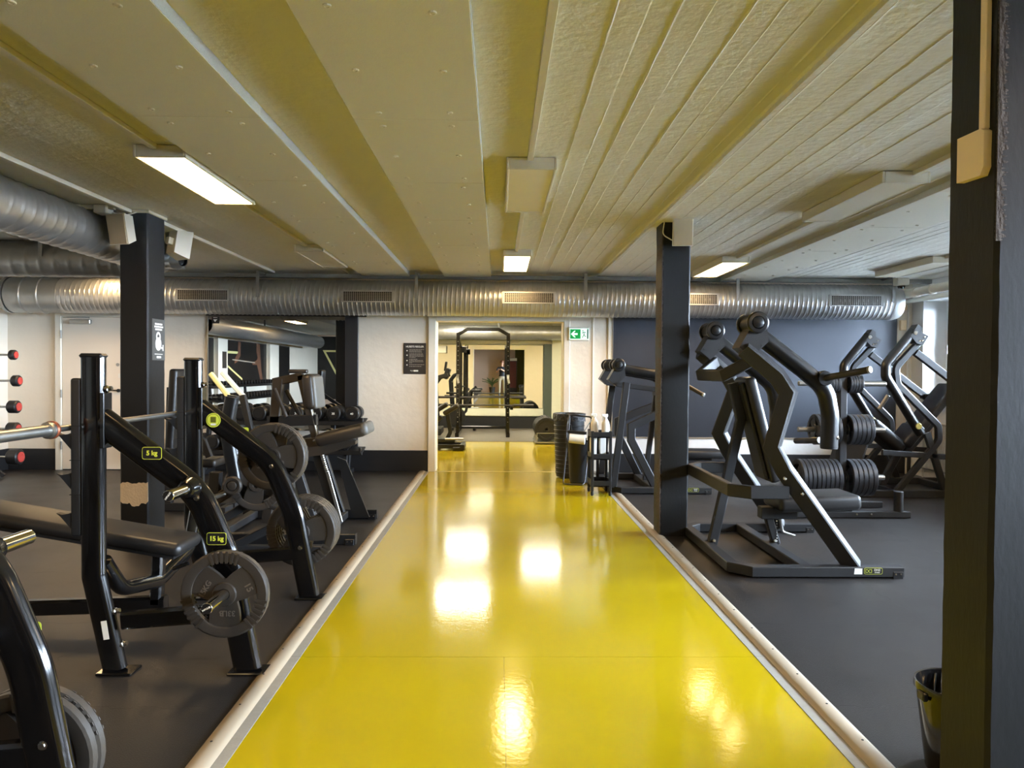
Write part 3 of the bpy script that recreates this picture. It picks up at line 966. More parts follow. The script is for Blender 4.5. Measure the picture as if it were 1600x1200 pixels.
# ---- speakers
def speaker(c, rz, tilt, label):
    t = thing('wall_speaker', label, 'speaker', c, 'wall speakers on the pillars')
    R = Euler((tilt, 0, rz)).to_matrix()
    C = Vector(c)
    b = MB()
    front = [(-.085, -.12), (.085, -.12), (.085, .12), (-.085, .12)]
    vs = [R @ V(x, -.06, z) + C for x, z in front] + [R @ V(x * .62, .07, z * .8) + C for x, z in front]
    b.add(vs, [(0, 1, 2, 3), (4, 7, 6, 5), (0, 4, 5, 1), (1, 5, 6, 2), (2, 6, 7, 3), (3, 7, 4, 0)])
    part(t, 'cabinet', b, 'white_plastic')
    g_ = MB().box((0, -.064, 0), (.158, .008, .228), .003)
    g_.v = [R @ q + C for q in g_.v]
    part(t, 'grille_cloth', g_, 'speaker_cloth')
    k = MB().box((0, .09, 0), (.04, .05, .06), .004)
    k.v = [R @ q + C for q in k.v]
    part(t, 'bracket', k, 'lamp_body')
speaker((-2.985, 5.905, 2.485), math.radians(-14), math.radians(12), 'white wall speaker on the front of the left pillar')
speaker((-2.755, 6.40, 2.45), math.radians(150), math.radians(10), 'white wall speaker on the far side of the left pillar')
speaker((1.50, 6.06, 2.535), math.radians(-4), math.radians(3), 'beige wall speaker at the top of the middle pillar')

# ---- pipes and camera by the window wall
def pipe(y0, y1, x, z, r, label):
    solo('heating_pipe', MB().tube([(x, y0, z), (x, y1, z)], r, 14), 'white_plastic', label, 'pipe', (x, y0, z), 'white pipes along the window wall')
pipe(0.0, 10.08, 5.30, 2.42, 0.055, 'thick white pipe under the ceiling along the window wall, upper')
pipe(0.0, 10.08, 5.52, 2.36, 0.03, 'thin white pipe under the ceiling along the window wall')
solo('heating_pipe', MB().tube([(5.63, 10.04, 0.0), (5.63, 10.04, 2.42)], .012, 10), 'white_plastic', 'thin upright white pipe in the back right corner', 'pipe', (5.63, 10.04, 0))
for y, nm in ((8.9, 'nearer'), (9.25, 'farther')):
    solo('pipe_coupling', MB().lathe([(.058, 0), (.066, .005), (.066, .05), (.058, .055)], (5.30, y, 2.42), (0, 1, 0), 16), 'white_plastic', '%s white coupling on the thick pipe by the windows' % nm, 'coupling', (5.3, y, 2.36))
t = thing('security_camera', 'white dome camera above the right end of the duct', 'camera', (5.12, 9.62, 2.56))
part(t, 'housing', MB().box2((5.04, 9.25, 2.50), (5.20, 9.36, 2.60), .01), 'white_plastic')
part(t, 'dome', MB().lathe([(.045, 0), (.042, .02), (.03, .036), (.012, .044)], (5.12, 9.30, 2.50), (0, 0, -1), 16), 'gloss_black')
t = thing('alarm_bell', 'cream alarm sounder in the corner below the duct', 'alarm', (5.56, 10.05, 2.1))
part(t, 'bell', MB().lathe([(.05, 0), (.05, .03), (.03, .05)], (5.585, 10.09, 2.30), (0, -1, 0), 16), 'beige_plastic')
part(t, 'switch_box', MB().box2((5.53, 10.04, 1.98), (5.61, 10.09, 2.12), .006), 'beige_plastic')
# ================================================================== WEIGHT PLATES
def plate_mesh(R, th, name='weight_plate', windows=True):
    """cast plate, axis along local +Y, centred; three windows between webs"""
    rings = [(.026, th * .5, 1), (.050, th * .5, 1), (.054, th * .28, 2), (R * .34, th * .28, 3), (R * .48, th * .28, 17), (R * .62, th * .28, 26), (R * .745, th * .28, 32), (R * .76, th * .42, 31), (R * .80, th * .5, 31), (R * .96, th * .5, 31), (R, th * .36, 31)]
    if not windows:
        rings = [(r, hh, 2) for r, hh, a in rings]
    nW, nB = 6, 6
    cols = []
    for s_ in range(3):
        for k in range(nW):
            cols.append((s_, 'w', -1 + 2 * k / nW))
        for k in range(nB):
            cols.append((s_, 'b', k / nB))
    n = len(cols)
    def ang(col, wdeg):
        s_, kd, u = col
        c = 90 + 120 * s_
        if kd == 'w':
            return math.radians(c + u * wdeg)
        return math.radians(c + wdeg + u * (120 - 2 * wdeg))
    vs = []
    for side in (-1, 1):
        for (r, hh, wd) in rings:
            for col in cols:
                a = ang(col, wd)
                vs.append((r * math.cos(a), side * hh, r * math.sin(a)))
    m = len(rings)
    idx = lambda sd, i, k: (sd * m + i) * n + (k % n)
    fs = []
    def is_open(i, k):
        return windows and cols[k % n][1] == 'w' and 3 <= i <= 5
    for i in range(m - 1):
        for k in range(n):
            if is_open(i, k):
                continue
            fs.append((idx(0, i, k), idx(0, i, k + 1), idx(0, i + 1, k + 1), idx(0, i + 1, k)))
            fs.append((idx(1, i, k), idx(1, i + 1, k), idx(1, i + 1, k + 1), idx(1, i, k + 1)))
    for k in range(n):
        fs.append((idx(0, 0, k), idx(1, 0, k), idx(1, 0, k + 1), idx(0, 0, k + 1)))
        fs.append((idx(0, m - 1, k), idx(0, m - 1, k + 1), idx(1, m - 1, k + 1), idx(1, m - 1, k)))
    if windows:
        for k in range(n):
            for i in range(3, 6):
                if is_open(i, k) and not is_open(i, k - 1):
                    fs.append((idx(0, i, k), idx(1, i, k), idx(1, i + 1, k), idx(0, i + 1, k)))
                if is_open(i, k) and not is_open(i, k + 1):
                    fs.append((idx(0, i, k + 1), idx(0, i + 1, k + 1), idx(1, i + 1, k + 1), idx(1, i, k + 1)))
            if is_open(3, k):
                fs.append((idx(0, 3, k), idx(0, 3, k + 1), idx(1, 3, k + 1), idx(1, 3, k)))
                fs.append((idx(0, 6, k), idx(1, 6, k), idx(1, 6, k + 1), idx(0, 6, k + 1)))
    # grip ribs cast on the rim
    mb = MB()
    mb.v = [Vector(p) for p in vs]
    mb.f = fs
    for side in (-1, 1):
        for s_ in range(3):
            for k in range(6):
                a = math.radians(90 + 120 * s_ + (k - 2.5) * 8)
                c = V(math.cos(a) * R * .86, side * th * .5, math.sin(a) * R * .86)
                mb.box(c, (.012 * R / .2, .004, .055 * R / .2), 0, Euler((0, math.pi / 2 - a, 0)).to_matrix())
    return mb.mesh(name)

PM = {}
def plate(c, axis, R, th, m, label, group, spin=0.0, solid=False):
    """axis: 'x' or 'y'"""
    k = (R, th, m, solid)
    if k not in PM:
        me = plate_mesh(R, th, 'weight_plate', not solid)
        me.materials.append(MATS[m])
        PM[k] = me
    o = bpy.data.objects.new('weight_plate', PM[k])
    COL.objects.link(o)
    o.location = c
    if axis == 'y':
        o.rotation_euler = (0, spin, 0)
    else:
        o.rotation_euler = Euler((0, spin, 0)).to_matrix().to_4x4().to_euler()
        o.rotation_euler = (Matrix.Rotation(math.pi / 2, 4, 'Z') @ Matrix.Rotation(spin, 4, 'Y')).to_euler()
    o['label'] = label
    o['category'] = 'weight plate'
    o['group'] = group
    LOC[o.name] = Vector(c)
    return o

def bolt(mb, c, ax, r=.011, h=.010):
    mb.lathe([(r, 0), (r, h * .4), (r * .65, h * .5), (r * .65, h)], c, ax, 8)

# ================================================================== DECLINE BENCHES (left)
OV = rrect(.105, .062, .028, 4)
OVA = rrect(.125, .058, .026, 4)
def bench(dx, dy, label, low_horn, upper_len=.22, cap_text=True):
    yn, yf = 3.36 + dy, 4.45 + dy
    yc = (yn + yf) / 2
    X = lambda x: x + dx
    t = thing('decline_bench', label, 'bench', (X(-1.8), yc, 0), 'decline bench press stations')
    for y, sd in ((yn, -1), (yf, 1)):
        u = part(t, 'upright', MB().sweep(fillet([(X(-1.83), y, 1.43), (X(-1.83), y, .44), (X(-1.735), y, .012)], .12, 5), OV, (0, 1, 0)), 'gloss_black')
        part(t, 'end_cap', MB().box((X(-1.83), y, 1.436), (.107, .064, .022), .010), 'plastic_black', None, u)
        part(t, 'foot_plate', MB().box((X(-1.72), y, .006), (.16, .11, .012), .004), 'gloss_black', None, u)
        a = part(t, 'plate_arm', MB().sweep(fillet([(X(-1.795), y, 1.145), (X(-1.36), y, .82), (X(-1.235), y, .52), (X(-1.135), y, .012)], [.35, .55], 10), OVA, (0, 1, 0)), 'gloss_black')
        part(t, 'foot_plate', MB().box((X(-1.13), y, .006), (.17, .11, .012), .004), 'gloss_black', None, a)
        part(t, 'joint_bracket', MB().box2((X(-1.785), y - .036, 1.02), (X(-1.765), y + .036, 1.27), .003), 'gloss_black', None, a)
        part(t, 'side_brace', MB().sweep([(X(-1.70), y, .235), (X(-1.20), y, .275)], rrect(.078, .05, .010), (0, 1, 0)), 'gloss_black')
        # stepped bar catch
        cz = MB()
        cz.box2((X(-1.925), y - .022, .62), (X(-1.878), y + .022, 1.335), .012)
        cat = part(t, 'bar_rack', cz, 'satin_black')
        for z in (1.08, .90, .72):
            hk = MB().prism([(X(-1.99), z + .005), (X(-1.97), z - .012), (X(-1.895), z - .10), (X(-1.895), z + .02), (X(-1.935), z + .003), (X(-1.965), z - .002)], (1, 0, 0), (0, 0, 1), (0, y - .016, 0), (0, .032, 0))
            part(t, 'bar_hook', hk, 'satin_black', None, cat)
        for z in (1.12, .965, .81):
            part(t, 'rack_seam', MB().box2((X(-1.927), y - .0235, z - .0015), (X(-1.876), y + .0235, z + .0015)), 'grille_dark', None, cat)
        # horns
        for (hx, hz, ln) in ((-1.385, .845, upper_len), (low_horn[0], low_horn[1], .27)):
            h = part(t, 'plate_horn', MB().cyl((X(hx), y + sd * .02, hz), (X(hx), y + sd * (.03 + ln), hz), .0245, 20, .002), 'chrome')
            part(t, 'horn_collar', MB().lathe([(.050, 0), (.048, .015), (.038, .045), (.030, .05)], (X(hx), y + sd * .028, hz), (0, sd, 0), 20), 'gloss_black', None, h)
            part(t, 'horn_cap', MB().cyl((X(hx), y + sd * (.03 + ln), hz), (X(hx), y + sd * (.033 + ln), hz), .0215, 20), 'plastic_black', None, h)
            if sd < 0 and cap_text:
                ang = math.radians(28 if hz < .6 else 55)
                text(t, 'lettering', 'IMPULSE', .0105, (X(hx), y + sd * (.0332 + ln), hz), (math.cos(ang), 0, math.sin(ang)), (-math.sin(ang), 0, math.cos(ang)), 'white_print', h)
        # weight labels on the outer side
        ey = y + sd * .0295
        for (lx, lz, s_) in ((-1.555, 1.0, '5 kg'), (-1.267, .615, '15 kg')):
            lab = part(t, 'weight_label', MB().prism([(p[0] + X(lx), p[1] + lz) for p in rrect(.088, .056, .010, 3)], (1, 0, 0), (0, 0, 1), (0, ey, 0), (0, sd * .0008, 0)), 'lime_print')
            part(t, 'label_face', MB().prism([(p[0] + X(lx), p[1] + lz) for p in rrect(.0832, .0512, .008, 3)], (1, 0, 0), (0, 0, 1), (0, ey + sd * .0008, 0), (0, sd * .0006, 0)), 'plastic_black', None, lab)
            text(t, 'lettering', s_, .029, (X(lx), ey + sd * .0017, lz), (-sd, 0, 0), (0, 0, 1), 'lime_print', lab, bold=.035)
        bb = MB()
        for (bx_, bz) in ((-1.755, .29), (-1.735, .13), ):
            pass
        for (c, ax) in (((X(-1.742), y, .275), (1, 0, .2)), ((X(-1.709), y, .125), (1, 0, .2)), ((X(-1.775), y, 1.285), (1, 0, .2))):
            bolt(bb, c, ax, .016, .028)
        bolt(bb, (X(-1.355), y - .029, .80), (0, -1, 0), .014, .012)
        bolt(bb, (X(-1.185), y - .025, .31), (0, -1, 0), .014, .012)
        part(t, 'bolts', bb, 'chrome')
    # pad
    ang = math.radians(9.5)
    cx, cz = -2.24, .552
    R = Matrix.Rotation(ang, 3, 'Y')
    pd = part(t, 'pad', MB().pad((X(cx), yc, cz), (1.26, .30, .072), .032, R, 4), 'vinyl')
    part(t, 'pad_board', MB().box(V(X(cx), yc, cz) + R @ V(0, 0, -.041), (1.20, .26, .016), 0, R), 'plastic_black', None, pd)
    part(t, 'roller', MB().cyl((X(-2.42), yc - .20, .50), (X(-2.42), yc - .12, .50), .032, 14, .006), 'vinyl')
    part(t, 'spine', MB().sweep([(X(-2.95), yc, .10), (X(-1.75), yc, .14)], rrect(.08, .06, .012), (0, 1, 0)), 'gloss_black')
    part(t, 'rear_foot', MB().sweep([(X(-2.95), yc - .35, .04), (X(-2.95), yc + .35, .04)], rrect(.07, .07, .012), (0, 0, 1)), 'gloss_black')
    part(t, 'post', MB().sweep([(X(-1.80), yc, .14), (X(-1.785), yc, .44)], rrect(.06, .06, .01), (0, 1, 0)), 'gloss_black')
    part(t, 'post', MB().sweep([(X(-2.80), yc, .10), (X(-2.70), yc, .58)], rrect(.06, .06, .01), (0, 1, 0)), 'gloss_black')
    part(t, 'yoke', MB().sweep(fillet([(X(-1.80), yn + .02, .50), (X(-1.79), yn + .16, .33), (X(-1.79), yc, .26), (X(-1.79), yf - .16, .33), (X(-1.80), yf - .02, .58)], .18, 6), rrect(.07, .07, .03, 4)), 'gloss_black')
    part(t, 'handle_rod', MB().sweep([(X(-1.70), yc - .03, .33), (X(-1.62), yc - .03, .36)], circ(.01, 8)), 'gloss_black')
    if dx == 0:
        st = part(t, 'service_sticker', MB().box((X(-1.765), yn - .0315, .20), (.026, .001, .085), 0, (0, math.radians(-9), 0)), 'paper_white')
        # lime sticker on the far arm
        sk = part(t, 'round_sticker', MB().cyl((X(-1.70), yf - .0295, 1.075), (X(-1.70), yf - .031, 1.075), .043, 28), 'lime_print')
        part(t, 'sticker_ring', MB().cyl((X(-1.70), yf - .031, 1.075), (X(-1.70), yf - .0316, 1.075), .038, 28), 'olive_print', None, sk)
        rg = MB().cyl((X(-1.70), yf - .0316, 1.075), (X(-1.70), yf - .0322, 1.075), .035, 28)
        part(t, 'sticker_face', rg, 'lime_print', None, sk)
        part(t, 'sticker_square', MB().box((X(-1.70), yf - .0325, 1.078), (.032, .0006, .034)), 'olive_print', None, sk)
        part(t, 'sticker_note', MB().box((X(-1.70), yf - .0325, 1.05), (.03, .0006, .011)), 'white_print', None, sk)
    return t
b1 = bench(0, 0, 'glossy black decline bench press with bar on its catches and plates on its arms', (-1.205, .385))
b2 = bench(-.10, -2.33, 'glossy black bench press nearest the viewer, cut by the lower left corner', (-1.30, .215), .2)

# barbell on the bench
t = thing('barbell', 'olympic steel barbell with a bronze collar ring resting on the decline bench', 'barbell', (-1.945, 3.9, 1.11))
bz, bxx = 1.11, -1.945
part(t, 'bar', MB().cyl((bxx, 3.24, bz), (bxx, 4.57, bz), .014, 14), 'steel')
for s_, y0 in ((-1, 3.24), (1, 4.57)):
    sl = part(t, 'sleeve', MB().lathe([(.022, 0), (.025, .003), (.025, .41), (.022, .415)], (bxx, y0, bz), (0, s_, 0), 24), 'steel')
    part(t, 'collar', MB().lathe([(.030, 0), (.040, .004), (.040, .014), (.036, .018), (.036, .024)], (bxx, y0 - s_ * .005, bz), (0, s_, 0), 24), 'bronze_ring', 'bronze coloured ring', sl)
    part(t, 'collar_face', MB().lathe([(.037, 0), (.037, .012), (.030, .016)], (bxx, y0 + s_ * .019, bz), (0, s_, 0), 24), 'steel', None, sl)

G1 = 'plates on the bench horns'
p = plate((-1.205, 3.27, .385 - 0), 'y', .193, .036, 'iron', 'cast iron 15 kg plate hanging on the near arm of the decline bench', G1, math.radians(0))
def plate_text(p, y, items, m='iron_raised'):
    for (s_, size, x, z, a) in items:
        ca, sa = math.cos(a), math.sin(a)
        text(p, 'raised_lettering', s_, size, (p.location.x + x, y, p.location.z + z), (ca, 0, sa), (-sa, 0, ca), m, thick=.0016)
plate_text(p, 3.27 - .0105, [('15KG', .034, -.085, .022, math.radians(60)), ('33LB', .034, 0.012, -.085, math.radians(180)), ('15', .040, .105, .03, math.radians(-60))])
p = plate((-1.385, 4.535, .845), 'y', .206, .040, 'iron', 'cast iron 20 kg plate high on the far arm of the decline bench', G1, .5)
plate_text(p, 4.535 - .0125, [('20', .07, .05, -.01, math.radians(-20)), ('45LB', .034, -.06, -.08, math.radians(150))])
plate((-1.385, 4.580, .845), 'y', .206, .040, 'iron', 'second 20 kg plate behind the first on the far bench arm', G1, 1.1)
wn = ['front', 'second', 'third', 'rearmost']
for k in range(4):
    q = plate((-1.205, 4.53 + .041 * k, .385), 'y', .212, .036, 'iron', '%s of four cast plates low on the far arm of the decline bench' % wn[k], G1, .35)
    if k == 0:
        plate_text(q, 4.53 - .0105, [('15', .036, .03, -.09, math.radians(195))])
plate((-1.40, 2.20, .215), 'y', .205, .036, 'iron', 'cast plate on the lowest horn of the bench in the lower left corner', G1, .2)
plate((-1.40, 2.245, .215), 'y', .205, .036, 'iron', 'rear cast plate on the lowest horn of the bench in the lower left corner', G1, .9)
# ================================================================== PRESS MACHINES (right)
SB = rrect(.08, .07, .006)
def badge(t, x, y, z, sub=None):
    o = part(t, 'maker_badge', MB().prism([(p[0] + x, p[1] + z) for p in rrect(.125, .044, .012, 3)], (1, 0, 0), (0, 0, 1), (0, y, 0), (0, -.0008, 0)), 'lime_print', None, sub)
    par = sub
    mk = lambda n, mb, m: part(t, n, mb, m, None, o)
    mk('badge_face', MB().prism([(p[0] + x, p[1] + z) for p in rrect(.120, .039, .010, 3)], (1, 0, 0), (0, 0, 1), (0, y - .0008, 0), (0, -.0006, 0)), 'plastic_black')
    lg = MB()
    for pts in ([(-.052, -.010), (-.052, .010), (-.040, .010), (-.026, -.010), (-.012, -.010), (-.012, .010), (-.026, .010), (-.040, -.010), (-.052, -.010)],):
        lg.sweep([(x + a, y - .0016, z + b) for a, b in pts], rrect(.003, .001, .0003, 1), (0, 1, 0))
    mk('badge_symbol', lg, 'lime_print')
    text(t, 'lettering', 'DHZ', .020, (x + .026, y - .0016, z + .007), (1, 0, 0), (0, 0, 1), 'white_print', o)
    text(t, 'lettering', 'FITNESS', .010, (x + .026, y - .0016, z - .010), (1, 0, 0), (0, 0, 1), 'white_print', o)
    return o

def foot_block(t, x, y, dirx=1, sub=None):
    o = part(t, 'foot_block', MB().box((x, y - .037, .022), (.072, .012, .052), .004), 'plastic_black', None, sub)
    b = MB()
    for dx_ in (-.017, .017):
        bolt(b, (x + dx_, y - .043, .03), (0, -1, 0), .006, .004)
    part(t, 'foot_bolts', b, 'chrome', None, o)

def press(t, yn, yf, x0, x1, near_path, ring_z, hub, arm, ring_x1, handle, m='satin_black', frot=0):
    """frame of a plate loaded press: user faces +X"""
    yc = (yn + yf) / 2
    c = .11
    part(t, 'base_frame', MB().sweep([(x1, yn, .042), (x0 + c, yn, .042), (x0, yn + c, .042), (x0, yf - c, .042), (x0 + c, yf, .042), (x1, yf, .042)], SB, (0, 0, 1)), m)
    part(t, 'cross_beam', MB().sweep([(x0 + .48, yn + .02, .042), (x0 + .48, yf - .02, .042)], SB, (0, 0, 1)), m)
    foot_block(t, x1 - .04, yn); foot_block(t, x1 - .04, yf)
    if ring_z:
        part(t, 'waist_rail', MB().sweep([(ring_x1, yn + .05, ring_z), (x0 + c, yn + .05, ring_z), (x0, yn + .05 + c, ring_z), (x0, yf - .05 - c, ring_z), (x0 + c, yf - .05, ring_z), (ring_x1, yf - .05, ring_z)], rrect(.05, .088, .006), (0, 0, 1)), m)
    for y, sd in ((yn + .03, -1), (yf - .03, 1)):
        lean = .12
        pts = []
        for i, (px, pz) in enumerate(near_path):
            pts.append((px, y - sd * lean * pz / 1.5, pz))
        part(t, 'side_frame', MB().sweep(pts, rrect(.105, .105, .008, 1, frot) if frot else rrect(.088, .078, .006), (0, 1, 0)), m)
        yy = y - sd * .18
        hx, hz = hub
        hd = part(t, 'pivot_head', MB().prism([(hx - .115, hz - .17), (hx - .03, hz - .24), (hx + .085, hz - .13), (hx + .075, hz - .045), (hx - .03, hz - .02)], (1, 0, 0), (0, 0, 1), (0, yy - .085, 0), (0, .17, 0)), m)
        part(t, 'pivot_tube', MB().cyl((hx, yy - .10, hz), (hx, yy + .10, hz), .058, 24), m, None, hd)
        for q in (-1, 1):
            part(t, 'pivot_cap', MB().lathe([(.072, 0), (.076, .006), (.076, .024), (.066, .032), (.046, .034), (.042, .028), (.038, .036), (.015, .044)], (hx, yy + q * .095, hz), (0, q, 0), 28), 'sleeve_black', None, hd)
        bb = MB()
        for (ax_, az) in ((-.08, -.165), (-.05, -.05), (.05, -.06), (.04, -.165)):
            bolt(bb, (hx + ax_, yy - .085, hz + az + .01), (0, -1, 0), .007, .004)
        part(t, 'bolts', bb, 'plastic_black', None, hd)
        ap = fillet([(q[0], yy, q[1]) for q in arm], .22, 8)
        am = part(t, 'press_arm', MB().sweep(ap, circ(.060, 24), (0, 1, 0)), 'sleeve_black')
        e = Vector(ap[-1]); d = (Vector(ap[-1]) - Vector(ap[-2])).normalized()
        part(t, 'arm_cap', MB().cyl(e, e + d * .012, .058, 24, .004), 'plastic_black', None, am)
        bq = MB()
        bolt(bq, e - d * .07 + V(.035, -.048, 0), (.5, -.8, 0), .012, .012)
        part(t, 'bolts', bq, 'chrome', None, am)
        hp, he = handle
        h0 = V(hp[0], yy, hp[1])
        part(t, 'hand_socket', MB().lathe([(.052, 0), (.054, .05), (.050, .075)], h0 + V(0, 0, 0), (0, sd, 0), 24), 'sleeve_black', None, am)
        h1 = V(he[0], yy + sd * .28, he[1])
        hs = part(t, 'grip', MB().sweep(fillet([h0 + V(0, sd * .06, 0), h0 + V(.02, sd * .10, .01), h1], .03, 4), circ(.0235, 16)), 'brown_black')
        part(t, 'grip_end', MB().lathe([(.0235, 0), (.026, .004), (.022, .016), (.008, .02)], h1, h1 - h0, 16), 'steel')
    return yc

# --- press machine beside the path
t = thing('press_machine', 'large black plate loaded press machine with thick curved arms beside the path', 'gym machine', (2.15, 5.62, 0))
NP = [(2.43, .06), (1.97, .71), (1.885, .87), (2.005, 1.24), (1.93, 1.36), (1.70, 1.55)]
yc = press(t, 4.925, 6.33, 1.62, 2.74, NP, .565, (1.775, 1.725), [(1.80, 1.66), (2.13, 1.41), (2.30, 1.27), (2.335, 1.08), (2.33, .86)], 1.98, ((2.27, 1.345), (2.46, 1.405)), frot=30)
badge(t, 2.53, 4.8845, .052)
part(t, 'white_sticker', MB().prism([(2.40, .030), (2.455, .030), (2.455, .068), (2.404, .070)], (1, 0, 0), (0, 0, 1), (0, 4.8848, 0), (0, -.001, 0)), 'paper_white')
part(t, 'head_rail', MB().sweep([(1.80, 5.20, 1.47), (1.635, 5.32, 1.36), (1.635, 5.95, 1.36), (1.80, 6.07, 1.47)], rrect(.05, .085, .006)), 'satin_black')
part(t, 'rear_strut', MB().sweep([(1.655, yc, .06), (1.865, yc, 1.02), (1.80, yc, 1.30)], rrect(.07, .06, .006), (0, 1, 0)), 'satin_black')
an = math.atan2(2.08 - 1.87, 1.34 - .56)
Rb = Matrix.Rotation(-an, 3, 'Y')
bp = part(t, 'backrest', MB().pad((1.995, yc, .95), (.085, .30, .82), .03, Rb, 4), 'vinyl')
part(t, 'backrest_shell', MB().box(V(1.995, yc, .95) + Rb @ V(-.055, 0, 0), (.03, .22, .76), .01, Rb), 'satin_black', None, bp)
sp = MB()
sp.pad((2.42, yc, .40), (.62, .38, .115), .035, Euler((0, math.radians(-2), 0)).to_matrix(), 4)
part(t, 'seat', sp, 'vinyl')
part(t, 'seat_board', MB().box2((2.16, yc - .14, .335), (2.68, yc + .14, .36), .006), 'plastic_black')
sb = part(t, 'seat_bracket', MB().box2((2.02, yc - .05, .26), (2.30, yc + .05, .35), .006), 'satin_black')
part(t, 'seat_post', MB().sweep([(2.08, yc, .30), (2.15, yc, .06)], rrect(.06, .06, .008), (0, 1, 0)), 'satin_black')
pn_ = MB()
for k in range(9):
    pn_.cyl((2.145 - .0068 * 0 + .0075 * (k - 4) * -.1 + (.118 - .0) * 0 + (.0), yc - .034, .09 + .022 * k), (2.145, yc - .030, .09 + .022 * k), .006, 8)
part(t, 'adjustment_holes', pn_, 'chrome')
lv = MB()
lv.sweep(fillet([(2.20, yc + .10, .33), (2.24, yc + .10, .13), (2.34, yc + .10, .10)], .03, 4), circ(.012, 10))
part(t, 'seat_lever', lv, 'steel')
bb = MB()
for (x, y, z) in ((1.66, yc - .036, .09), (2.13, yc - .036, .09), (1.955, 4.97, .66), (2.07, 4.95, .56), (1.80, 5.09, 1.52), (1.90, 5.10, 1.42)):
    bolt(bb, (x, y, z), (0, -1, .3), .014, .012)
part(t, 'bolts', bb, 'chrome')
lg = MB().sweep(fillet([V(2.31, 5.24, .90), V(2.27, 5.35, .885), V(2.245, 5.50, .87)], .04, 4), circ(.0225, 14))
part(t, 'lower_grip', lg, 'brown_black')

# --- similar machine behind the middle pillar
t = thing('press_machine', 'black press machine behind the middle pillar, in front of the charcoal wall', 'gym machine', (1.9, 8.9, 0))
NP2 = [(1.80, .06), (1.52, .60), (1.52, .76), (1.76, .87), (1.98, .95)]
yc = press(t, 8.30, 9.42, 1.30, 2.42, NP2, None, (1.375, 1.46), [(1.40, 1.42), (1.95, 1.33), (2.17, 1.18)], 1.5, ((2.05, 1.27), (2.30, 1.13)))
badge(t, 2.21, 8.2595, .05)
part(t, 'white_sticker', MB().box((2.10, 8.2595, .05), (.05, .001, .042)), 'paper_white')
for y in (8.36, 9.36):
    part(t, 'rear_strut', MB().sweep([(1.315, y, .06), (1.46, y, 1.26)], rrect(.075, .06, .006), (0, 1, 0)), 'satin_black')
    part(t, 'arm_rail', MB().sweep([(1.36, y + (.14 if y < 9 else -.14), 1.24), (1.98, y + (.14 if y < 9 else -.14), 1.16)], rrect(.06, .06, .006), (0, 1, 0)), 'satin_black')
part(t, 'backrest', MB().pad((1.98, yc, .85), (.085, .30, .62), .03, Matrix.Rotation(-.2, 3, 'Y'), 4), 'vinyl')
part(t, 'seat', MB().pad((2.42, yc, .40), (.56, .36, .095), .035, None, 4), 'vinyl')
part(t, 'seat_board', MB().box2((2.14, yc - .12, .325), (2.56, yc + .12, .352), .005), 'plastic_black')
part(t, 'seat_post', MB().sweep([(2.12, yc, .34), (1.80, yc, .06)], rrect(.06, .06, .008), (0, 1, 0)), 'satin_black')
part(t, 'back_post', MB().sweep([(1.78, yc, .06), (1.90, yc, 1.10)], rrect(.06, .06, .008), (0, 1, 0)), 'satin_black')

# ================================================================== PLATE TREE
t = thing('plate_tree', 'black plate storage tree loaded with plates on three levels', 'plate tree', (3.37, 7.2, 0))
part(t, 'post', MB().sweep([(3.365, 7.15, .05), (3.365, 7.15, 1.37)], rrect(.07, .09, .006), (0, 1, 0)), 'satin_black')
part(t, 'base_rail', MB().sweep([(2.80, 6.965, .035), (3.94, 6.965, .035)], rrect(.075, .06, .005), (0, 0, 1)), 'satin_black')
part(t, 'base_rail', MB().sweep([(2.80, 7.50, .035), (3.95, 7.50, .035)], rrect(.075, .06, .005), (0, 0, 1)), 'satin_black')
part(t, 'base_link', MB().sweep([(3.365, 6.99, .035), (3.365, 7.475, .035)], rrect(.07, .06, .005), (0, 0, 1)), 'satin_black')
part(t, 'bar_holder', MB().cyl((3.84, 6.965, .06), (3.84, 6.965, .255), .043, 20, .004), 'satin_black')
bb = MB()
for x in (3.42, 3.56):
    bolt(bb, (x, 6.927, .038), (0, -1, 0), .010, .008)
part(t, 'bolts', bb, 'chrome')
for z in (1.28, .83, .36):
    for sd in (-1, 1):
        part(t, 'plate_horn', MB().cyl((3.365 + sd * .04, 7.15, z), (3.365 + sd * .43, 7.15, z), .025, 16, .003), 'steel')
GT = 'plates on the storage tree'
od = ['innermost', 'second', 'third', 'fourth', 'fifth', 'sixth', 'seventh', 'eighth', 'outermost']
def stack(z, sd, n, R, th, lev):
    for k in range(n):
        x = 3.365 + sd * (.045 + .004 + th * (k + .5) + .002 * k)
        nm = od[k] if k < n - 1 else 'outermost'
        plate((x, 7.15, z - (0.0)), 'x', R, th, 'iron_blue', '%s %s plate on the %s %s horn of the storage tree' % (nm, {.18: 'large', .15: 'medium', .092: 'small'}[R], lev, 'left' if sd < 0 else 'right'), GT, .3 * k)
stack(.36, -1, 9, .18, .041, 'lowest')
stack(.36, 1, 5, .18, .046, 'lowest')
stack(.83, -1, 6, .15, .036, 'middle')
stack(.83, 1, 5, .15, .042, 'middle')
stack(1.28, -1, 6, .092, .026, 'top')
stack(1.28, 1, 5, .092, .024, 'top')

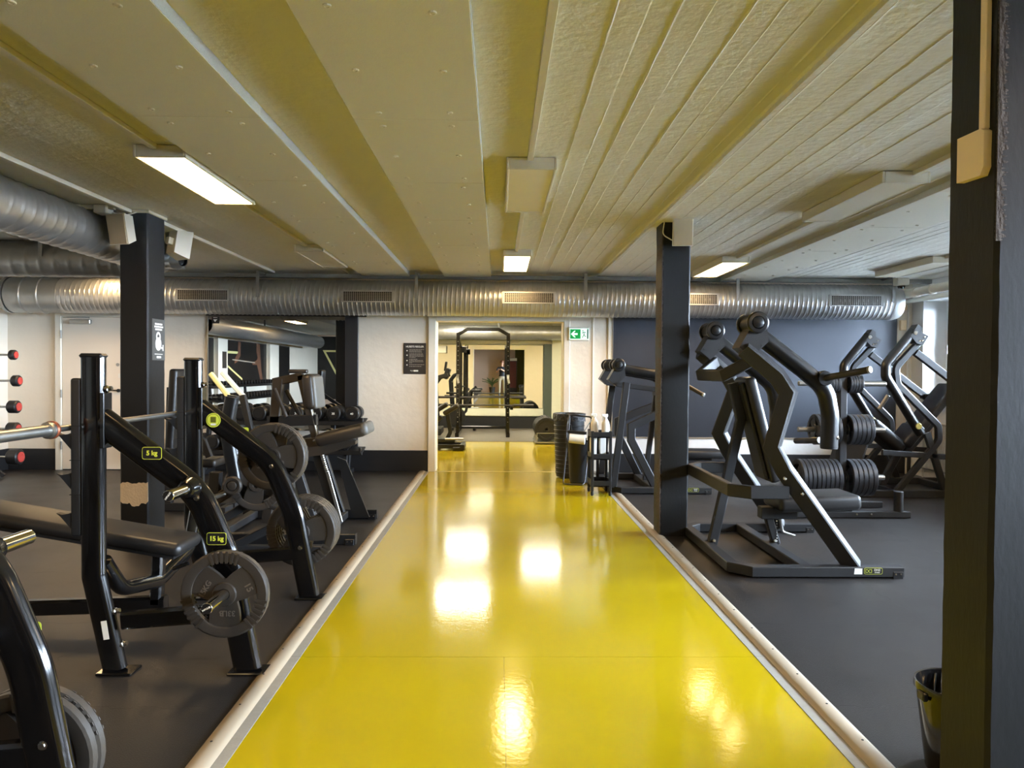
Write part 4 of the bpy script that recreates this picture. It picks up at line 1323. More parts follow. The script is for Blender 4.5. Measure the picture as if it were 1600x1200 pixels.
# ================================================================== LEG / HACK MACHINE BY THE WINDOW
t = thing('squat_machine', 'tall black lever machine with curved tubes and slanted pads by the window', 'gym machine', (4.8, 8.65, 0))
YN, YF = 8.13, 9.13
for y in (YN, YF):
    lv = part(t, 'lever_arm', MB().sweep(fillet([(4.62, y, 1.86), (4.315, y, 1.48), (4.315, y, 1.35), (4.72, y, .71)], [.10, .10], 7), circ(.052, 20), (0, 1, 0)), 'sleeve_black')
    part(t, 'lever_knob', MB().cyl((4.665, y - .062, .80), (4.665, y - .045, .80), .036, 20, .004), 'brass', 'brass coloured end knob', lv)
    part(t, 'side_frame', MB().sweep(fillet([(4.72, y + .02, 1.76), (4.435, y + .02, 1.45), (4.46, y + .02, 1.26), (4.93, y + .02, .80), (4.94, y + .02, .64), (4.47, y + .02, .06)], [.12, .10, .10, .12], 6), rrect(.075, .055, .012), (0, 1, 0)), 'satin_black')
    hp = part(t, 'head_plate', MB().prism([(4.56, 1.80), (4.64, 1.93), (4.685, 1.90), (4.685, 1.84), (4.76, 1.80), (4.70, 1.70), (4.63, 1.72)], (1, 0, 0), (0, 0, 1), (0, y - .055, 0), (0, .13, 0)), 'satin_black')
    bb = MB()
    bolt(bb, (4.615, y - .055, 1.835), (0, -1, 0), .024, .012)
    for q in ((4.715, 1.79), (4.69, 1.75), (4.66, 1.745)):
        bolt(bb, (q[0], y - .055, q[1]), (0, -1, 0), .010, .008)
    part(t, 'bolts', bb, 'chrome', None, hp)
    part(t, 'guide_rail', MB().sweep([(4.66, y + .02, 1.62), (5.40, y + .02, 1.07)], rrect(.075, .06, .005), (0, 1, 0)), 'satin_black')
    part(t, 'cross_link', MB().sweep([(4.44, y, 1.20), (4.56, y + .02, 1.16)], rrect(.05, .03, .005), (0, 1, 0)), 'satin_black')
    part(t, 'base_rail', MB().sweep([(4.05, y, .04), (5.50, y, .04)], rrect(.08, .07, .005), (0, 1, 0)), 'satin_black')
    part(t, 'mid_rail', MB().sweep([(4.30, y + .02, .50), (5.50, y + .02, .42)], rrect(.06, .05, .005), (0, 1, 0)), 'satin_black')
    part(t, 'leg', MB().sweep([(4.80, y + .02, .72), (5.02, y + .02, .06)], rrect(.07, .05, .005), (0, 1, 0)), 'satin_black')
for y in (YN,):
    part(t, 'plate_horn', MB().cyl((4.33, y, 1.27), (3.95, y, 1.27), .028, 16, .003), 'sleeve_black')
part(t, 'plate_horn', MB().cyl((4.30, YN + .1, .98), (4.38, YN + .06, 1.14), .022, 14, .003), 'steel')
part(t, 'head_rail', MB().sweep([(5.38, YN, 1.10), (5.38, YF + .1, 1.10)], rrect(.08, .06, .006), (0, 0, 1)), 'satin_black')
an = math.atan2(5.36 - 4.85, 1.24 - .62)
part(t, 'backrest', MB().pad((5.07, 8.60, .93), (.10, .36, .84), .035, Matrix.Rotation(an, 3, 'Y'), 4), 'vinyl')
part(t, 'backrest_frame', MB().sweep([(5.14, 8.60, .84), (4.78, 8.60, .42)], rrect(.09, .08, .01), (0, 1, 0)), 'satin_black')
part(t, 'hip_pad', MB().pad((4.80, 8.55, .66), (.12, .38, .30), .04, Matrix.Rotation(an, 3, 'Y'), 4), 'vinyl')
part(t, 'leg_pad', MB().pad((4.50, 8.55, .66), (.50, .34, .16), .06, Matrix.Rotation(.68, 3, 'Y'), 4), 'vinyl')
part(t, 'leg_pad_arm', MB().sweep([(4.72, 8.55, .48), (4.55, 8.55, .16), (4.50, 8.55, .05)], rrect(.07, .07, .008), (0, 1, 0)), 'satin_black')
part(t, 'foot_plate', MB().box((4.10, 8.60, .36), (.03, .75, .62), .008, (0, math.radians(18), 0)), 'satin_black')
part(t, 'base_cross', MB().sweep([(4.50, YN, .04), (4.50, YF, .04)], rrect(.08, .07, .005), (0, 0, 1)), 'satin_black')
part(t, 'base_cross', MB().sweep([(5.30, YN, .04), (5.30, YF, .04)], rrect(.08, .07, .005), (0, 0, 1)), 'satin_black')

# radiator
t = thing('radiator', 'white ribbed radiator under the window', 'radiator', (5.68, 9.0, .1))
part(t, 'body', MB().box2((5.645, 8.3, .12), (5.70, 9.75, .74), .006), 'radiator_gap')
rb = MB().box2((5.625, 0, .14), (5.645, .022, .72), .004).mesh('rib')
rb.materials.append(MATS['radiator_paint'])
for k in range(42):
    raw('rib', rb, None, t, V(0, 8.31 + .034 * k, 0) - LOC[t.name])
part(t, 'top_grille', MB().box2((5.62, 8.3, .735), (5.71, 9.75, .75), .003), 'radiator_paint')
part(t, 'feed_pipe', MB().tube([(5.68, 9.72, .0), (5.68, 9.72, .12)], .011, 10), 'radiator_paint')

# bucket by the near pillar
t = thing('bucket', 'black plastic bucket with wire handle on the floor by the near right pillar', 'bucket', (1.61, 2.52, 0))
bk = MB().lathe([(.002, .012), (.095, .012), (.128, .285), (.130, .30), (.136, .302), (.138, .290), (.138, .278), (.130, .276), (.098, .0), (.002, 0)], (1.61, 2.52, 0), (0, 0, 1), 40, caps=False)
part(t, 'body', bk, 'gloss_black')
part(t, 'lug', MB().box((1.474, 2.50, .268), (.02, .04, .03), .004), 'plastic_black')
part(t, 'handle', MB().sweep(fillet([(1.60, 2.636, .29), (1.572, 2.60, .17), (1.565, 2.585, .10), (1.59, 2.585, .085), (1.60, 2.60, .17), (1.625, 2.636, .29)], .02, 4), circ(.0035, 8)), 'chrome')
# ================================================================== LEFT BACK MACHINES
t = thing('leg_machine', 'brown-black seated machine with tilted seat and backrest behind the decline bench', 'gym machine', (-1.6, 6.3, 0))
BB = rrect(.075, .065, .006)
for y, xx in ((5.83, -1.12), (6.85, -1.12)):
    r_ = part(t, 'base_rail', MB().sweep([(-2.35, y, .045), (xx, y, .045)], rrect(.07, .085, .006), (0, 0, 1)), 'plastic_black')
    foot_block(t, xx - .045, y + .002, 1, r_)
part(t, 'base_cross', MB().sweep([(-1.42, 5.83, .045), (-1.42, 6.85, .045)], BB, (0, 0, 1)), 'satin_black')
part(t, 'base_cross', MB().sweep([(-2.25, 5.83, .045), (-2.25, 6.85, .045)], BB, (0, 0, 1)), 'satin_black')
yc = 6.36
part(t, 'back_pad', MB().pad((-1.595, yc, 1.195), (.10, .34, .30), .04, Matrix.Rotation(-.10, 3, 'Y'), 4), 'vinyl_brown')
part(t, 'pad_face', MB().pad((-1.555, yc, 1.19), (.045, .32, .28), .022, Matrix.Rotation(-.10, 3, 'Y'), 4), 'vinyl_grey')
part(t, 'back_post', MB().sweep([(-1.70, yc, 1.33), (-1.545, yc, .68)], rrect(.06, .06, .006), (0, 1, 0)), 'brown_black')
part(t, 'scale_plate', MB().box((-1.575, yc - .01, .91), (.012, .05, .30), .002, (0, -.23, 0)), 'steel')
part(t, 'top_beam', MB().sweep([(-1.93, yc, 1.27), (-1.68, yc, 1.325)], rrect(.07, .06, .006), (0, 1, 0)), 'brown_black')
part(t, 'top_grip', MB().pad((-1.72, yc, 1.365), (.16, .06, .035), .012, None, 3), 'vinyl_brown')
part(t, 'rear_post', MB().sweep([(-1.89, yc, 1.30), (-1.985, yc, .06)], rrect(.085, .07, .006), (0, 1, 0)), 'brown_black')
part(t, 'gas_strut', MB().cyl((-1.90, yc - .08, 1.22), (-1.80, yc - .08, .98), .016, 12), 'brown_black')
part(t, 'gas_strut', MB().cyl((-1.84, yc + .05, 1.20), (-1.72, yc + .05, .98), .018, 12), 'plastic_black')
part(t, 'middle_beam', MB().sweep([(-1.98, yc, .935), (-1.56, yc, .95)], rrect(.09, .07, .006), (0, 1, 0)), 'plastic_black')
an = math.atan2(.10, .40)
R_ = Matrix.Rotation(-an, 3, 'Y')
st = part(t, 'seat', MB().pad((-1.325, yc, .83), (.44, .38, .11), .045, R_, 4), 'vinyl_brown')
part(t, 'seat_end', MB().pad(V(-1.325, yc, .83) + R_ @ V(.20, 0, .004), (.07, .37, .105), .035, R_, 4), 'vinyl_grey', None, st)
part(t, 'seat_bracket', MB().prism([(-1.66, .79), (-1.50, .80), (-1.22, .77), (-1.22, .745), (-1.48, .655), (-1.63, .635)], (1, 0, 0), (0, 0, 1), (0, yc - .06, 0), (0, .12, 0)), 'brown_black')
bb = MB()
for q in ((-1.65, .775), (-1.63, .65), (-1.47, .66), (-1.57, .775)):
    bolt(bb, (q[0], yc - .06, q[1]), (0, -1, 0), .010, .008)
part(t, 'bolts', bb, 'chrome')
part(t, 'seat_post', MB().sweep([(-1.56, yc, .66), (-1.38, yc, .06)], rrect(.075, .065, .006), (0, 1, 0)), 'plastic_black')
sp = MB()
for k in range(9):
    sp.lathe([(.010, 0), (.018, .006), (.018, .012), (.010, .018)], V(-1.505, yc - .05, .655) + V(.040, 0, -.135) * (k / 8), (.28, 0, -.96), 12)
part(t, 'adjuster_spring', sp, 'steel')
part(t, 'adjuster_rod', MB().sweep([(-1.46, yc - .05, .51), (-1.34, yc - .05, .08)], rrect(.03, .02, .004), (0, 1, 0)), 'steel')
for y in (5.90, 6.78):
    part(t, 'side_leg', MB().sweep([(-1.86, y, .60), (-1.60, y, .56), (-1.44, y, .06)], rrect(.075, .065, .006), (0, 1, 0)), 'satin_black')
part(t, 'side_plate', MB().prism([(-1.44, .60), (-1.36, .57), (-1.15, .06), (-1.30, .06)], (1, 0, 0), (0, 0, 1), (0, 6.60, 0), (0, .02, 0)), 'plastic_black')
part(t, 'lime_decal', MB().box((-1.66, 5.865, .60), (.055, .002, .018), 0, (0, .12, 0)), 'lime_print')
# lever arms with round pivots in front of it
t = thing('lever_machine', 'dark lever machine with round pivot and pale lever bars between the bench and pillar', 'gym machine', (-2.0, 5.45, 0))
for (y, x) in ((5.30, -1.88), (5.62, -1.98)):
    lv = part(t, 'pivot_lever', MB().sweep(fillet([(x + .0, y, .56), (x - .07, y, .95), (x - .03, y, 1.18)], .2, 5), rrect(.09, .055, .026, 4), (0, 1, 0)), 'sleeve_black')
    part(t, 'pivot_cap', MB().lathe([(.060, 0), (.068, .006), (.068, .022), (.056, .030), (.040, .028), (.036, .022), (.030, .032), (.01, .036)], (x, y - .05, .555), (0, -1, 0), 28), 'brown_black', None, lv)
for (p0, p1, m_, n_) in (((-2.26, 5.82, 1.345), (-2.105, 5.80, 1.155), 'neon_print', 'lever bar with reflected light painted pale yellow'), ((-2.20, 5.90, 1.355), (-2.02, 5.88, 1.16), 'white_plastic', 'lever bar with reflected light painted white')):
    part(t, 'lever_bar', MB().sweep([p0, p1], rrect(.035, .04, .006), (0, 1, 0)), m_, n_)  # light reflected by the tube tops is put into the bar colours
part(t, 'lever_shaft', MB().sweep([(-2.12, 5.81, 1.17), (-1.98, 5.70, .60)], rrect(.05, .05, .006)), 'plastic_black')
part(t, 'lever_shaft', MB().sweep([(-2.03, 5.88, 1.17), (-1.86, 5.75, .60)], rrect(.05, .05, .006)), 'plastic_black')
part(t, 'arm_beam', MB().sweep([(-2.10, 5.46, .40), (-1.92, 5.46, .52), (-1.55, 5.46, .70)], rrect(.08, .07, .006), (0, 1, 0)), 'brown_black')
part(t, 'arm_beam', MB().sweep([(-2.02, 5.40, .28), (-1.50, 5.40, .58)], rrect(.06, .06, .006), (0, 1, 0)), 'satin_black')
part(t, 'tread_plate', MB().box((-1.62, 5.55, .36), (.34, .30, .03), .006, (0, math.radians(14), 0)), 'brown_black')
part(t, 'base_rail', MB().sweep([(-2.5, 5.46, .04), (-1.30, 5.46, .04)], rrect(.08, .07, .006), (0, 1, 0)), 'satin_black')
part(t, 'slant_rail', MB().sweep([(-1.95, 5.46, .07), (-1.45, 5.46, .32)], rrect(.06, .06, .006), (0, 1, 0)), 'satin_black')
part(t, 'post', MB().sweep([(-2.12, 5.46, .06), (-2.08, 5.46, .62)], rrect(.08, .07, .006), (0, 1, 0)), 'satin_black')
part(t, 'post', MB().sweep([(-1.52, 5.46, .06), (-1.54, 5.46, .66)], rrect(.06, .06, .006), (0, 1, 0)), 'satin_black')
part(t, 'peg', MB().cyl((-2.06, 5.05, .46), (-2.00, 5.40, .47), .018, 14), 'steel')
part(t, 'peg_end', MB().lathe([(.018, 0), (.024, .005), (.022, .02), (.008, .026)], (-2.06, 5.05, .46), (-.17, -.98, -.03), 14), 'steel')
GL = 'plates on the lever machine'
plate((-1.74, 5.33, .55), 'y', .19, .036, 'iron', 'brown tinted plate low on the lever machine, front', GL, .2)
plate((-1.74, 5.38, .55), 'y', .19, .036, 'iron', 'brown tinted plate low on the lever machine, rear', GL, .8)

# upright bench behind the left pillar
t = thing('incline_bench', 'black upright bench with tall backrest behind the left pillar', 'bench', (-3.05, 7.05, 0))
part(t, 'backrest', MB().pad((-3.12, 7.2, .98), (.08, .30, .80), .03, Matrix.Rotation(.06, 3, 'Y'), 4), 'vinyl')
part(t, 'seat', MB().pad((-2.88, 7.2, .48), (.38, .34, .08), .03, None, 4), 'vinyl')
part(t, 'back_post', MB().sweep([(-3.20, 7.2, .06), (-3.17, 7.2, 1.2)], BB, (0, 1, 0)), 'satin_black')
part(t, 'seat_post', MB().sweep([(-2.90, 7.2, .06), (-2.90, 7.2, .44)], BB, (0, 1, 0)), 'satin_black')
part(t, 'base_rail', MB().sweep([(-3.5, 7.2, .04), (-2.55, 7.2, .04)], rrect(.08, .07, .006), (0, 1, 0)), 'satin_black')
part(t, 'foot', MB().sweep([(-2.6, 6.95, .04), (-2.6, 7.45, .04)], rrect(.07, .07, .006), (0, 0, 1)), 'satin_black')
part(t, 'foot', MB().sweep([(-3.46, 6.95, .04), (-3.46, 7.45, .04)], rrect(.07, .07, .006), (0, 0, 1)), 'satin_black')
part(t, 'side_arm', MB().sweep([(-3.14, 6.98, .95), (-2.78, 6.98, .70), (-2.72, 6.98, .55)], rrect(.06, .05, .006), (0, 1, 0)), 'satin_black')

# ================================================================== DUMBBELLS
def dumbbell_mesh(R, L):
    """handle along Y, round rubber heads"""
    hl = .065
    heads = []
    for s_ in (-1, 1):
        heads.append(MB().lathe([(.016, 0), (R * .8, .002), (R, .012), (R, L - .012), (R * .92, L - .003), (R * .74, L), (R * .70, L - .005), (.002, L - .005)], (0, s_ * hl, 0), (0, s_, 0), 22, caps=False).mesh('head'))
    return heads + [MB().lathe([(.014, -hl - .02), (.017, 0), (.014, hl + .02)], (0, 0, 0), (0, 1, 0), 14).mesh('handle'), MB().cyl((0, -hl - L + .003, 0), (0, -hl - L - .001, 0), R * .66, 18).mesh('face_disc')]
DM = {}
def dumbbell(c, R, L, rz, label, group, txt=None):
    k = (R, L)
    if k not in DM:
        DM[k] = dumbbell_mesh(R, L)
        for me, m_ in zip(DM[k], ('plastic_black', 'plastic_black', 'steel', 'plastic_black')):
            me.materials.append(MATS[m_])
    t = thing('dumbbell', label, 'dumbbell', c, group)
    t.rotation_euler = (0, 0, rz)
    for nm, me in zip(('head', 'head', 'handle', 'face_disc'), DM[k]):
        o = bpy.data.objects.new(nm, me)
        COL.objects.link(o)
        o.parent = t
    if txt:
        text(None, 'lettering', txt, R * .42, (0, -.065 - L - .0015, 0), (1, 0, 0), (0, 0, 1), 'white_print', t)
    return t
# rack under the wall mirror
t = thing('dumbbell_rack', 'two tier black dumbbell rack under the wall mirror', 'rack', (-2.9, 9.75, 0))
for (z, y, w_) in ((.70, 9.74, .30), (.33, 9.60, .30)):
    tr_ = part(t, 'tray', MB().box((-2.88, y, z), (2.26, w_, .02), .004, (math.radians(12), 0, 0)), 'plastic_black')
    part(t, 'tray_lip', MB().box((-2.88, y - w_ / 2, z - .012), (2.28, .022, .055), .004), 'plastic_black', None, tr_)
    part(t, 'tray_stop', MB().box((-1.77, y - w_ / 2 + .01, z + .02), (.03, .05, .07), .004), 'plastic_black', None, tr_)
for x in (-3.85, -1.98):
    part(t, 'leg', MB().sweep([(x, 9.90, .70), (x, 9.72, .04)], rrect(.07, .05, .005), (1, 0, 0)), 'satin_black')
    part(t, 'foot', MB().sweep([(x, 9.45, .03), (x, 10.0, .03)], rrect(.06, .06, .005), (1, 0, 0)), 'satin_black')
    part(t, 'front_leg', MB().sweep([(x, 9.62, .36), (x, 9.50, .04)], rrect(.06, .05, .005), (1, 0, 0)), 'satin_black')
ordn = ['first', 'second', 'third', 'fourth', 'fifth', 'sixth', 'seventh', 'eighth', 'ninth']
for k in range(9):
    x = -1.90 - .24 * k
    dumbbell((x, 9.76, .812), .092, .13, 0, 'heavy round dumbbell on the upper tier below the mirror, %s from the right' % ordn[k], 'dumbbells below the mirror', str(40 - 2 * k) if k < 4 else None)
for k in range(9):
    x = -1.97 - .24 * k
    dumbbell((x, 9.62, .448), .092, .13, 0, 'heavy round dumbbell on the lower tier below the mirror, %s from the right' % ordn[k], 'dumbbells below the mirror')
# rack along the left wall (seen in the mirror)
t = thing('dumbbell_rack', 'long dumbbell rack along the left wall, seen in the wall mirror', 'rack', (-6.35, 1.2, 0))
for (z, x) in ((.98, -6.48), (.66, -6.36), (.34, -6.22)):
    part(t, 'tray', MB().box((x, 1.2, z), (.28, 5.0, .02), .004, (0, math.radians(12), 0)), 'plastic_black')
for y in (-1.1, 1.2, 3.5):
    part(t, 'leg', MB().sweep([(-6.50, y, 1.0), (-6.42, y, .02)], rrect(.06, .05, .005), (0, 1, 0)), 'satin_black')
    part(t, 'foot', MB().sweep([(-6.62, y, .03), (-6.0, y, .03)], rrect(.06, .06, .005), (0, 1, 0)), 'satin_black')
for tier, (z, x, R) in enumerate(((1.055, -6.47, .05), (.745, -6.35, .062))):
    for k in range(22):
        dumbbell((x, 3.55 - .22 * k, z), R, .07 if tier == 0 else .09, math.pi / 2, 'small black dumbbell on the %s tier of the left wall rack, seen in the mirror' % ('upper', 'middle')[tier], 'dumbbells on the left wall rack')
# fixed barbell rack in the back left corner
t = thing('barbell_rack', 'black stand holding fixed barbells at the back left corner', 'rack', (-6.1, 9.1, 0))
for x in (-6.58, -6.44):
    part(t, 'upright', MB().sweep([(x, 9.45, 1.62), (x, 9.0, .04)], rrect(.06, .05, .005), (1, 0, 0)), 'satin_black')
    part(t, 'foot', MB().sweep([(x, 8.5, .03), (x, 9.55, .03)], rrect(.06, .06, .005), (1, 0, 0)), 'satin_black')
part(t, 'front_leg', MB().sweep([(-6.44, 9.18, .30), (-6.16, 9.27, .03)], rrect(.05, .05, .005)), 'satin_black')
BBS = [(1.535, 9.05, -5.86, .062, .07, 'topmost'), (1.222, 8.95, -5.75, .068, .085, 'second'), (.915, 8.85, -5.70, .076, .115, 'third'), (.66, 8.75, -5.64, .078, .12, 'fourth'), (.345, 8.62, -5.53, .092, .135, 'lowest')]
for (z, y, xe, R, L, nm) in BBS:
    bt = thing('fixed_barbell', '%s fixed barbell with red end caps on the corner stand' % nm, 'barbell', (xe - .48, y, z), 'fixed barbells on the corner stand')
    x0 = XL + .06
    part(bt, 'bar', MB().cyl((x0 + .02, y, z), (xe - L * .5, y, z), .013, 12), 'steel')
    for (a, d) in ((xe - L, 1), (x0 + L, -1)):
        hd = part(bt, 'head', MB().lathe([(.014, 0), (R * .85, .002), (R, .014), (R, L - .014), (R * .86, L - .002), (R * .66, L)], (a, y, z), (d, 0, 0), 24), 'plastic_black')
        part(bt, 'end_cap', MB().lathe([(R * .66, 0), (R * .64, .006), (R * .40, .007), (R * .36, .003), (.002, .003)], (a + d * L, y, z), (d, 0, 0), 24), 'red_cap', 'red end cap', hd)
    for x in (-6.58, -6.44):
        yc_ = 9.0 + .45 * (z - .04) / 1.58
        part(t, 'cradle', MB().sweep([(x, yc_, z - .03), (x, y - .03, z - .03), (x, y - .04, z + .02)], rrect(.025, .03, .004), (1, 0, 0)), 'satin_black')

# ================================================================== MIRRORS, SIGNS
mb = MB().box2((-3.95, YB - .012, .55), (-2.09, YB - .004, 2.105))
t = thing('wall_mirror', 'large wall mirror on the back wall above the dumbbell rack', 'mirror', (-3.02, YB - .01, .55))
part(t, 'glass', mb, 'mirror_glass')
part(t, 'side_board', MB().box2((-2.09, YB - .05, .30), (-1.915, YB, 2.12), .004), 'base_black')
part(t, 'top_rail', MB().box2((-3.97, YB - .06, 2.105), (-1.80, YB, 2.14), .006), 'base_black')
part(t, 'side_strip', MB().box2((-3.965, YB - .02, .55), (-3.95, YB, 2.105)), 'steel')
part(t, 'pictogram_sticker', MB().box2((-3.90, YB - .014, 2.0), (-3.80, YB - .0125, 2.095)), 'plastic_black')
part(t, 'pictogram', MB().prism([(-3.88, 2.055), (-3.825, 2.055), (-3.845, 2.035), (-3.855, 2.02), (-3.868, 2.035)], (1, 0, 0), (0, 0, 1), (0, YB - .0142, 0), (0, -.0006, 0)).box2((-3.88, YB - .0148, 2.075), (-3.825, YB - .0142, 2.082)), 'white_print')

t = thing('rules_sign', 'dark framed house rules sign beside the doorway', 'sign', (-1.145, YB, 1.33))
part(t, 'board', MB().box2((-1.30, YB - .010, 1.33), (-.995, YB, 1.755), .002), 'dark_print')
ys = YB - .0112
text(t, 'heading', 'HUSETS REGLER', .034, (-1.147, ys, 1.705), (1, 0, 0), (0, 0, 1), 'white_print')
ln = MB()
z = 1.665
rows = [(.0, 1), (.0, .82), (0, .86), None, (0, .92), (0, .95), (0, .97), (0, .42), None, (0, .55), (0, .95), (0, .97), (0, .2), None, (0, 1.02), None, (0, .85)]
for r_ in rows:
    if r_ is None:
        z -= .008; continue
    x = -1.222
    end = -1.222 + .20 * r_[1]
    while x < end:
        ww = random.uniform(.012, .034)
        ln.box2((x, ys - .0005, z - .0035), (min(end, x + ww), ys + .001, z + .0035))
        x += ww + .005
    z -= .0165
part(t, 'text_lines', ln, 'grey_print')
dt = MB()
for zz in (1.65, 1.588, 1.515, 1.455):
    dt.cyl((-1.253, ys + .001, zz), (-1.253, ys - .0005, zz), .009, 14)
part(t, 'bullet_icons', dt, 'white_print')
lg = MB().box2((-1.165, ys - .0005, 1.365), (-1.10, ys + .001, 1.386)).box2((-1.205, ys - .0005, 1.372), (-1.20, ys + .001, 1.384)).box2((-1.192, ys - .0005, 1.366), (-1.188, ys + .001, 1.384)).box2((-1.18, ys - .0005, 1.366), (-1.176, ys + .001, 1.384))
part(t, 'logo', lg, 'white_print')

t = thing('exit_sign', 'green emergency exit sign with arrow and running figure right of the doorway', 'exit sign', (1.09, YB, 1.80))
part(t, 'case', MB().box2((.955, YB - .05, 1.805), (1.235, YB, 1.985), .006), 'white_plastic')
ey = YB - .0505
part(t, 'face', MB().box2((.968, ey - .001, 1.822), (1.225, ey, 1.968)), 'exit_white')
part(t, 'green_field', MB().box2((.974, ey - .002, 1.828), (1.118, ey - .001, 1.960)), 'exit_green')
ar = MB().prism([(.985, 1.893), (1.030, 1.938), (1.050, 1.938), (1.022, 1.906), (1.075, 1.906), (1.075, 1.880), (1.022, 1.880), (1.050, 1.848), (1.030, 1.848)], (1, 0, 0), (0, 0, 1), (0, ey - .002, 0), (0, -.001, 0))
part(t, 'arrow', ar, 'exit_white')
mn = MB()
P_ = rrect(.010, .002, .0008, 1)
for pts in ([(1.135, 1.90), (1.150, 1.918), (1.178, 1.920), (1.188, 1.905)], [(1.160, 1.918), (1.164, 1.885)], [(1.164, 1.888), (1.150, 1.862), (1.136, 1.838)], [(1.164, 1.888), (1.178, 1.862), (1.196, 1.860)]):
    mn.sweep([(a, ey - .002, b) for a, b in pts], P_, (0, 1, 0))
mn.cyl((1.148, ey - .001, 1.938), (1.148, ey - .003, 1.938), .009, 14)
mn.box2((1.205, ey - .003, 1.828), (1.222, ey - .001, 1.962))
part(t, 'running_figure', mn, 'exit_dark')

# ================================================================== CLEANING CORNER BY THE DOORWAY
t = thing('waste_bin', 'tall ribbed black waste bin with bag folded over its rim in the doorway', 'bin', (.93, 9.62, 0))
pr = [(.002, .012), (.165, .012), (.170, .03)]
for k in range(12):
    z = .06 + .055 * k
    r = .172 + .030 * z / .8
    pr += [(r, z), (r + .006, z + .006), (r + .006, z + .012), (r, z + .018)]
pr += [(.200, .80), (.206, .81), (.206, .825), (.195, .825), (.190, .78), (.002, .60)]
part(t, 'body', MB().lathe(pr, (.93, 9.62, 0), (0, 0, 1), 36, caps=False), 'bin_black')
rnd = random.Random(5)
bagv, bagf = [], []
prof = [(.150, .66), (.185, .80), (.200, .836), (.214, .832), (.214, .79), (.213, .735)]
n = 48
for i, (r, z) in enumerate(prof):
    for k in range(n):
        a = 2 * math.pi * k / n
        j = rnd.uniform(-.006, .006) if i >= 3 else 0
        bagv.append(V(.93 + (r + j) * math.cos(a), 9.62 + (r + j) * math.sin(a), z + (rnd.uniform(-.012, .012) if i == 5 else 0)))
for i in range(len(prof) - 1):
    for k in range(n):
        l = (k + 1) % n
        bagf.append((i * n + k, i * n + l, (i + 1) * n + l, (i + 1) * n + k))
part(t, 'bag', MB().add(bagv, bagf), 'bin_bag', 'shiny dark bag folded over the rim')

t = thing('paper_roll_stand', 'black tube floor stand holding a white paper roll, with a bin inside', 'stand', (.98, 9.1, 0))
W = circ(.010, 10)
fr = MB()
def loopside(x):
    return [(x, 9.00, .02)]
fr.sweep(fillet([(.89, 9.16, .80), (.80, 8.98, .04), (.80, 8.95, .012), (.83, 8.90, .012), (1.02, 8.86, .012), (1.05, 8.89, .03), (1.15, 9.12, .60), (1.17, 9.22, .81), (.90, 9.24, .835), (.86, 9.18, .72), (.84, 9.10, .50)], .03, 4), W)
part(t, 'tube_frame', fr, 'plastic_black')
part(t, 'rear_leg', MB().sweep([(.90, 9.16, .72), (1.02, 9.40, .02), (1.18, 9.40, .02), (1.15, 9.16, .74)], W), 'plastic_black')
part(t, 'brace', MB().sweep([(1.04, 9.0, .62), (1.17, 9.20, .78)], circ(.005, 8)), 'plastic_black')
rl = part(t, 'paper_roll', MB().cyl((.875, 9.03, .565), (1.07, 9.00, .545), .062, 28, .006), 'paper_white', 'white paper roll')
part(t, 'roll_core', MB().cyl((1.07, 9.00, .545), (1.085, 8.998, .544), .024, 16), 'plastic_black', None, rl)
part(t, 'tear_bar', MB().box((.965, 9.0, .635), (.24, .04, .035), .004, (0, math.radians(4), math.radians(-8))), 'plastic_black')
part(t, 'inner_bin', MB().lathe([(.002, .01), (.125, .01), (.150, .50), (.156, .51), (.150, .515), (.145, .45), (.002, .3)], (1.02, 9.16, 0), (0, 0, 1), 32, caps=False), 'bin_black', 'black inner bin')

t = thing('trolley', 'narrow black three tier plastic trolley beside the path', 'trolley', (1.15, 8.3, 0))
x0, x1, y0, y1 = 1.035, 1.265, 8.14, 8.48
for x in (x0 + .015, x1 - .015):
    for y in (y0 + .015, y1 - .015):
        p_ = part(t, 'post', MB().box2((x - .016, y - .016, .05), (x + .016, y + .016, .72), .004), 'plastic_black')
        part(t, 'foot', MB().lathe([(.012, 0), (.018, .01), (.018, .04), (.01, .05)], (x, y, 0), (0, 0, 1), 12), 'plastic_black', None, p_)
for z in (.10, .40, .645):
    tr_ = MB()
    tr_.box2((x0, y0, z), (x1, y1, z + .012))
    for (a, b, c, d) in ((x0, y0, x1, y0 + .012), (x0, y1 - .012, x1, y1), (x0, y0, x0 + .012, y1), (x1 - .012, y0, x1, y1)):
        tr_.box2((a, b, z), (c, d, z + .065))
    part(t, 'tray', tr_, 'plastic_black')
for z in (.16, .46):
    part(t, 'back_slat', MB().box2((1.15 - .016, y1 - .02, z), (1.15 + .016, y1 - .008, z + .20)), 'plastic_black')
for i, x in enumerate((1.09, 1.195)):
    solo('paper_pack', MB().box2((x - .035, 8.36, .413), (x + .035, 8.46, .625), .006), 'paper_white', '%s white paper pack on the middle tier of the black trolley' % ('left', 'right')[i], 'paper pack', (x, 8.41, .413), 'paper packs in the trolley')
def bottle(x, y, label, z0=.7105 - .053):
    t = thing('spray_bottle', label, 'bottle', (x, y, z0), 'white bottles on the trolley')
    part(t, 'body', MB().lathe([(.002, 0), (.040, 0), (.044, .006), (.045, .12), (.040, .15), (.020, .185), (.016, .20), (.016, .215)], (x, y, z0), (0, 0, 1), 24), 'white_plastic')
    h = MB().box2((x - .045, y - .012, z0 + .215), (x + .025, y + .012, z0 + .245), .005)
    h.box2((x - .018, y - .016, z0 + .205), (x + .018, y + .016, z0 + .22), .003)
    part(t, 'spray_head', h, 'white_plastic')
    part(t, 'trigger', MB().sweep([(x - .022, y, z0 + .215), (x - .034, y, z0 + .17)], rrect(.008, .012, .002), (0, 1, 0)), 'white_plastic')
bottle(1.215, 8.30, 'white spray bottle on top of the trolley, right one')
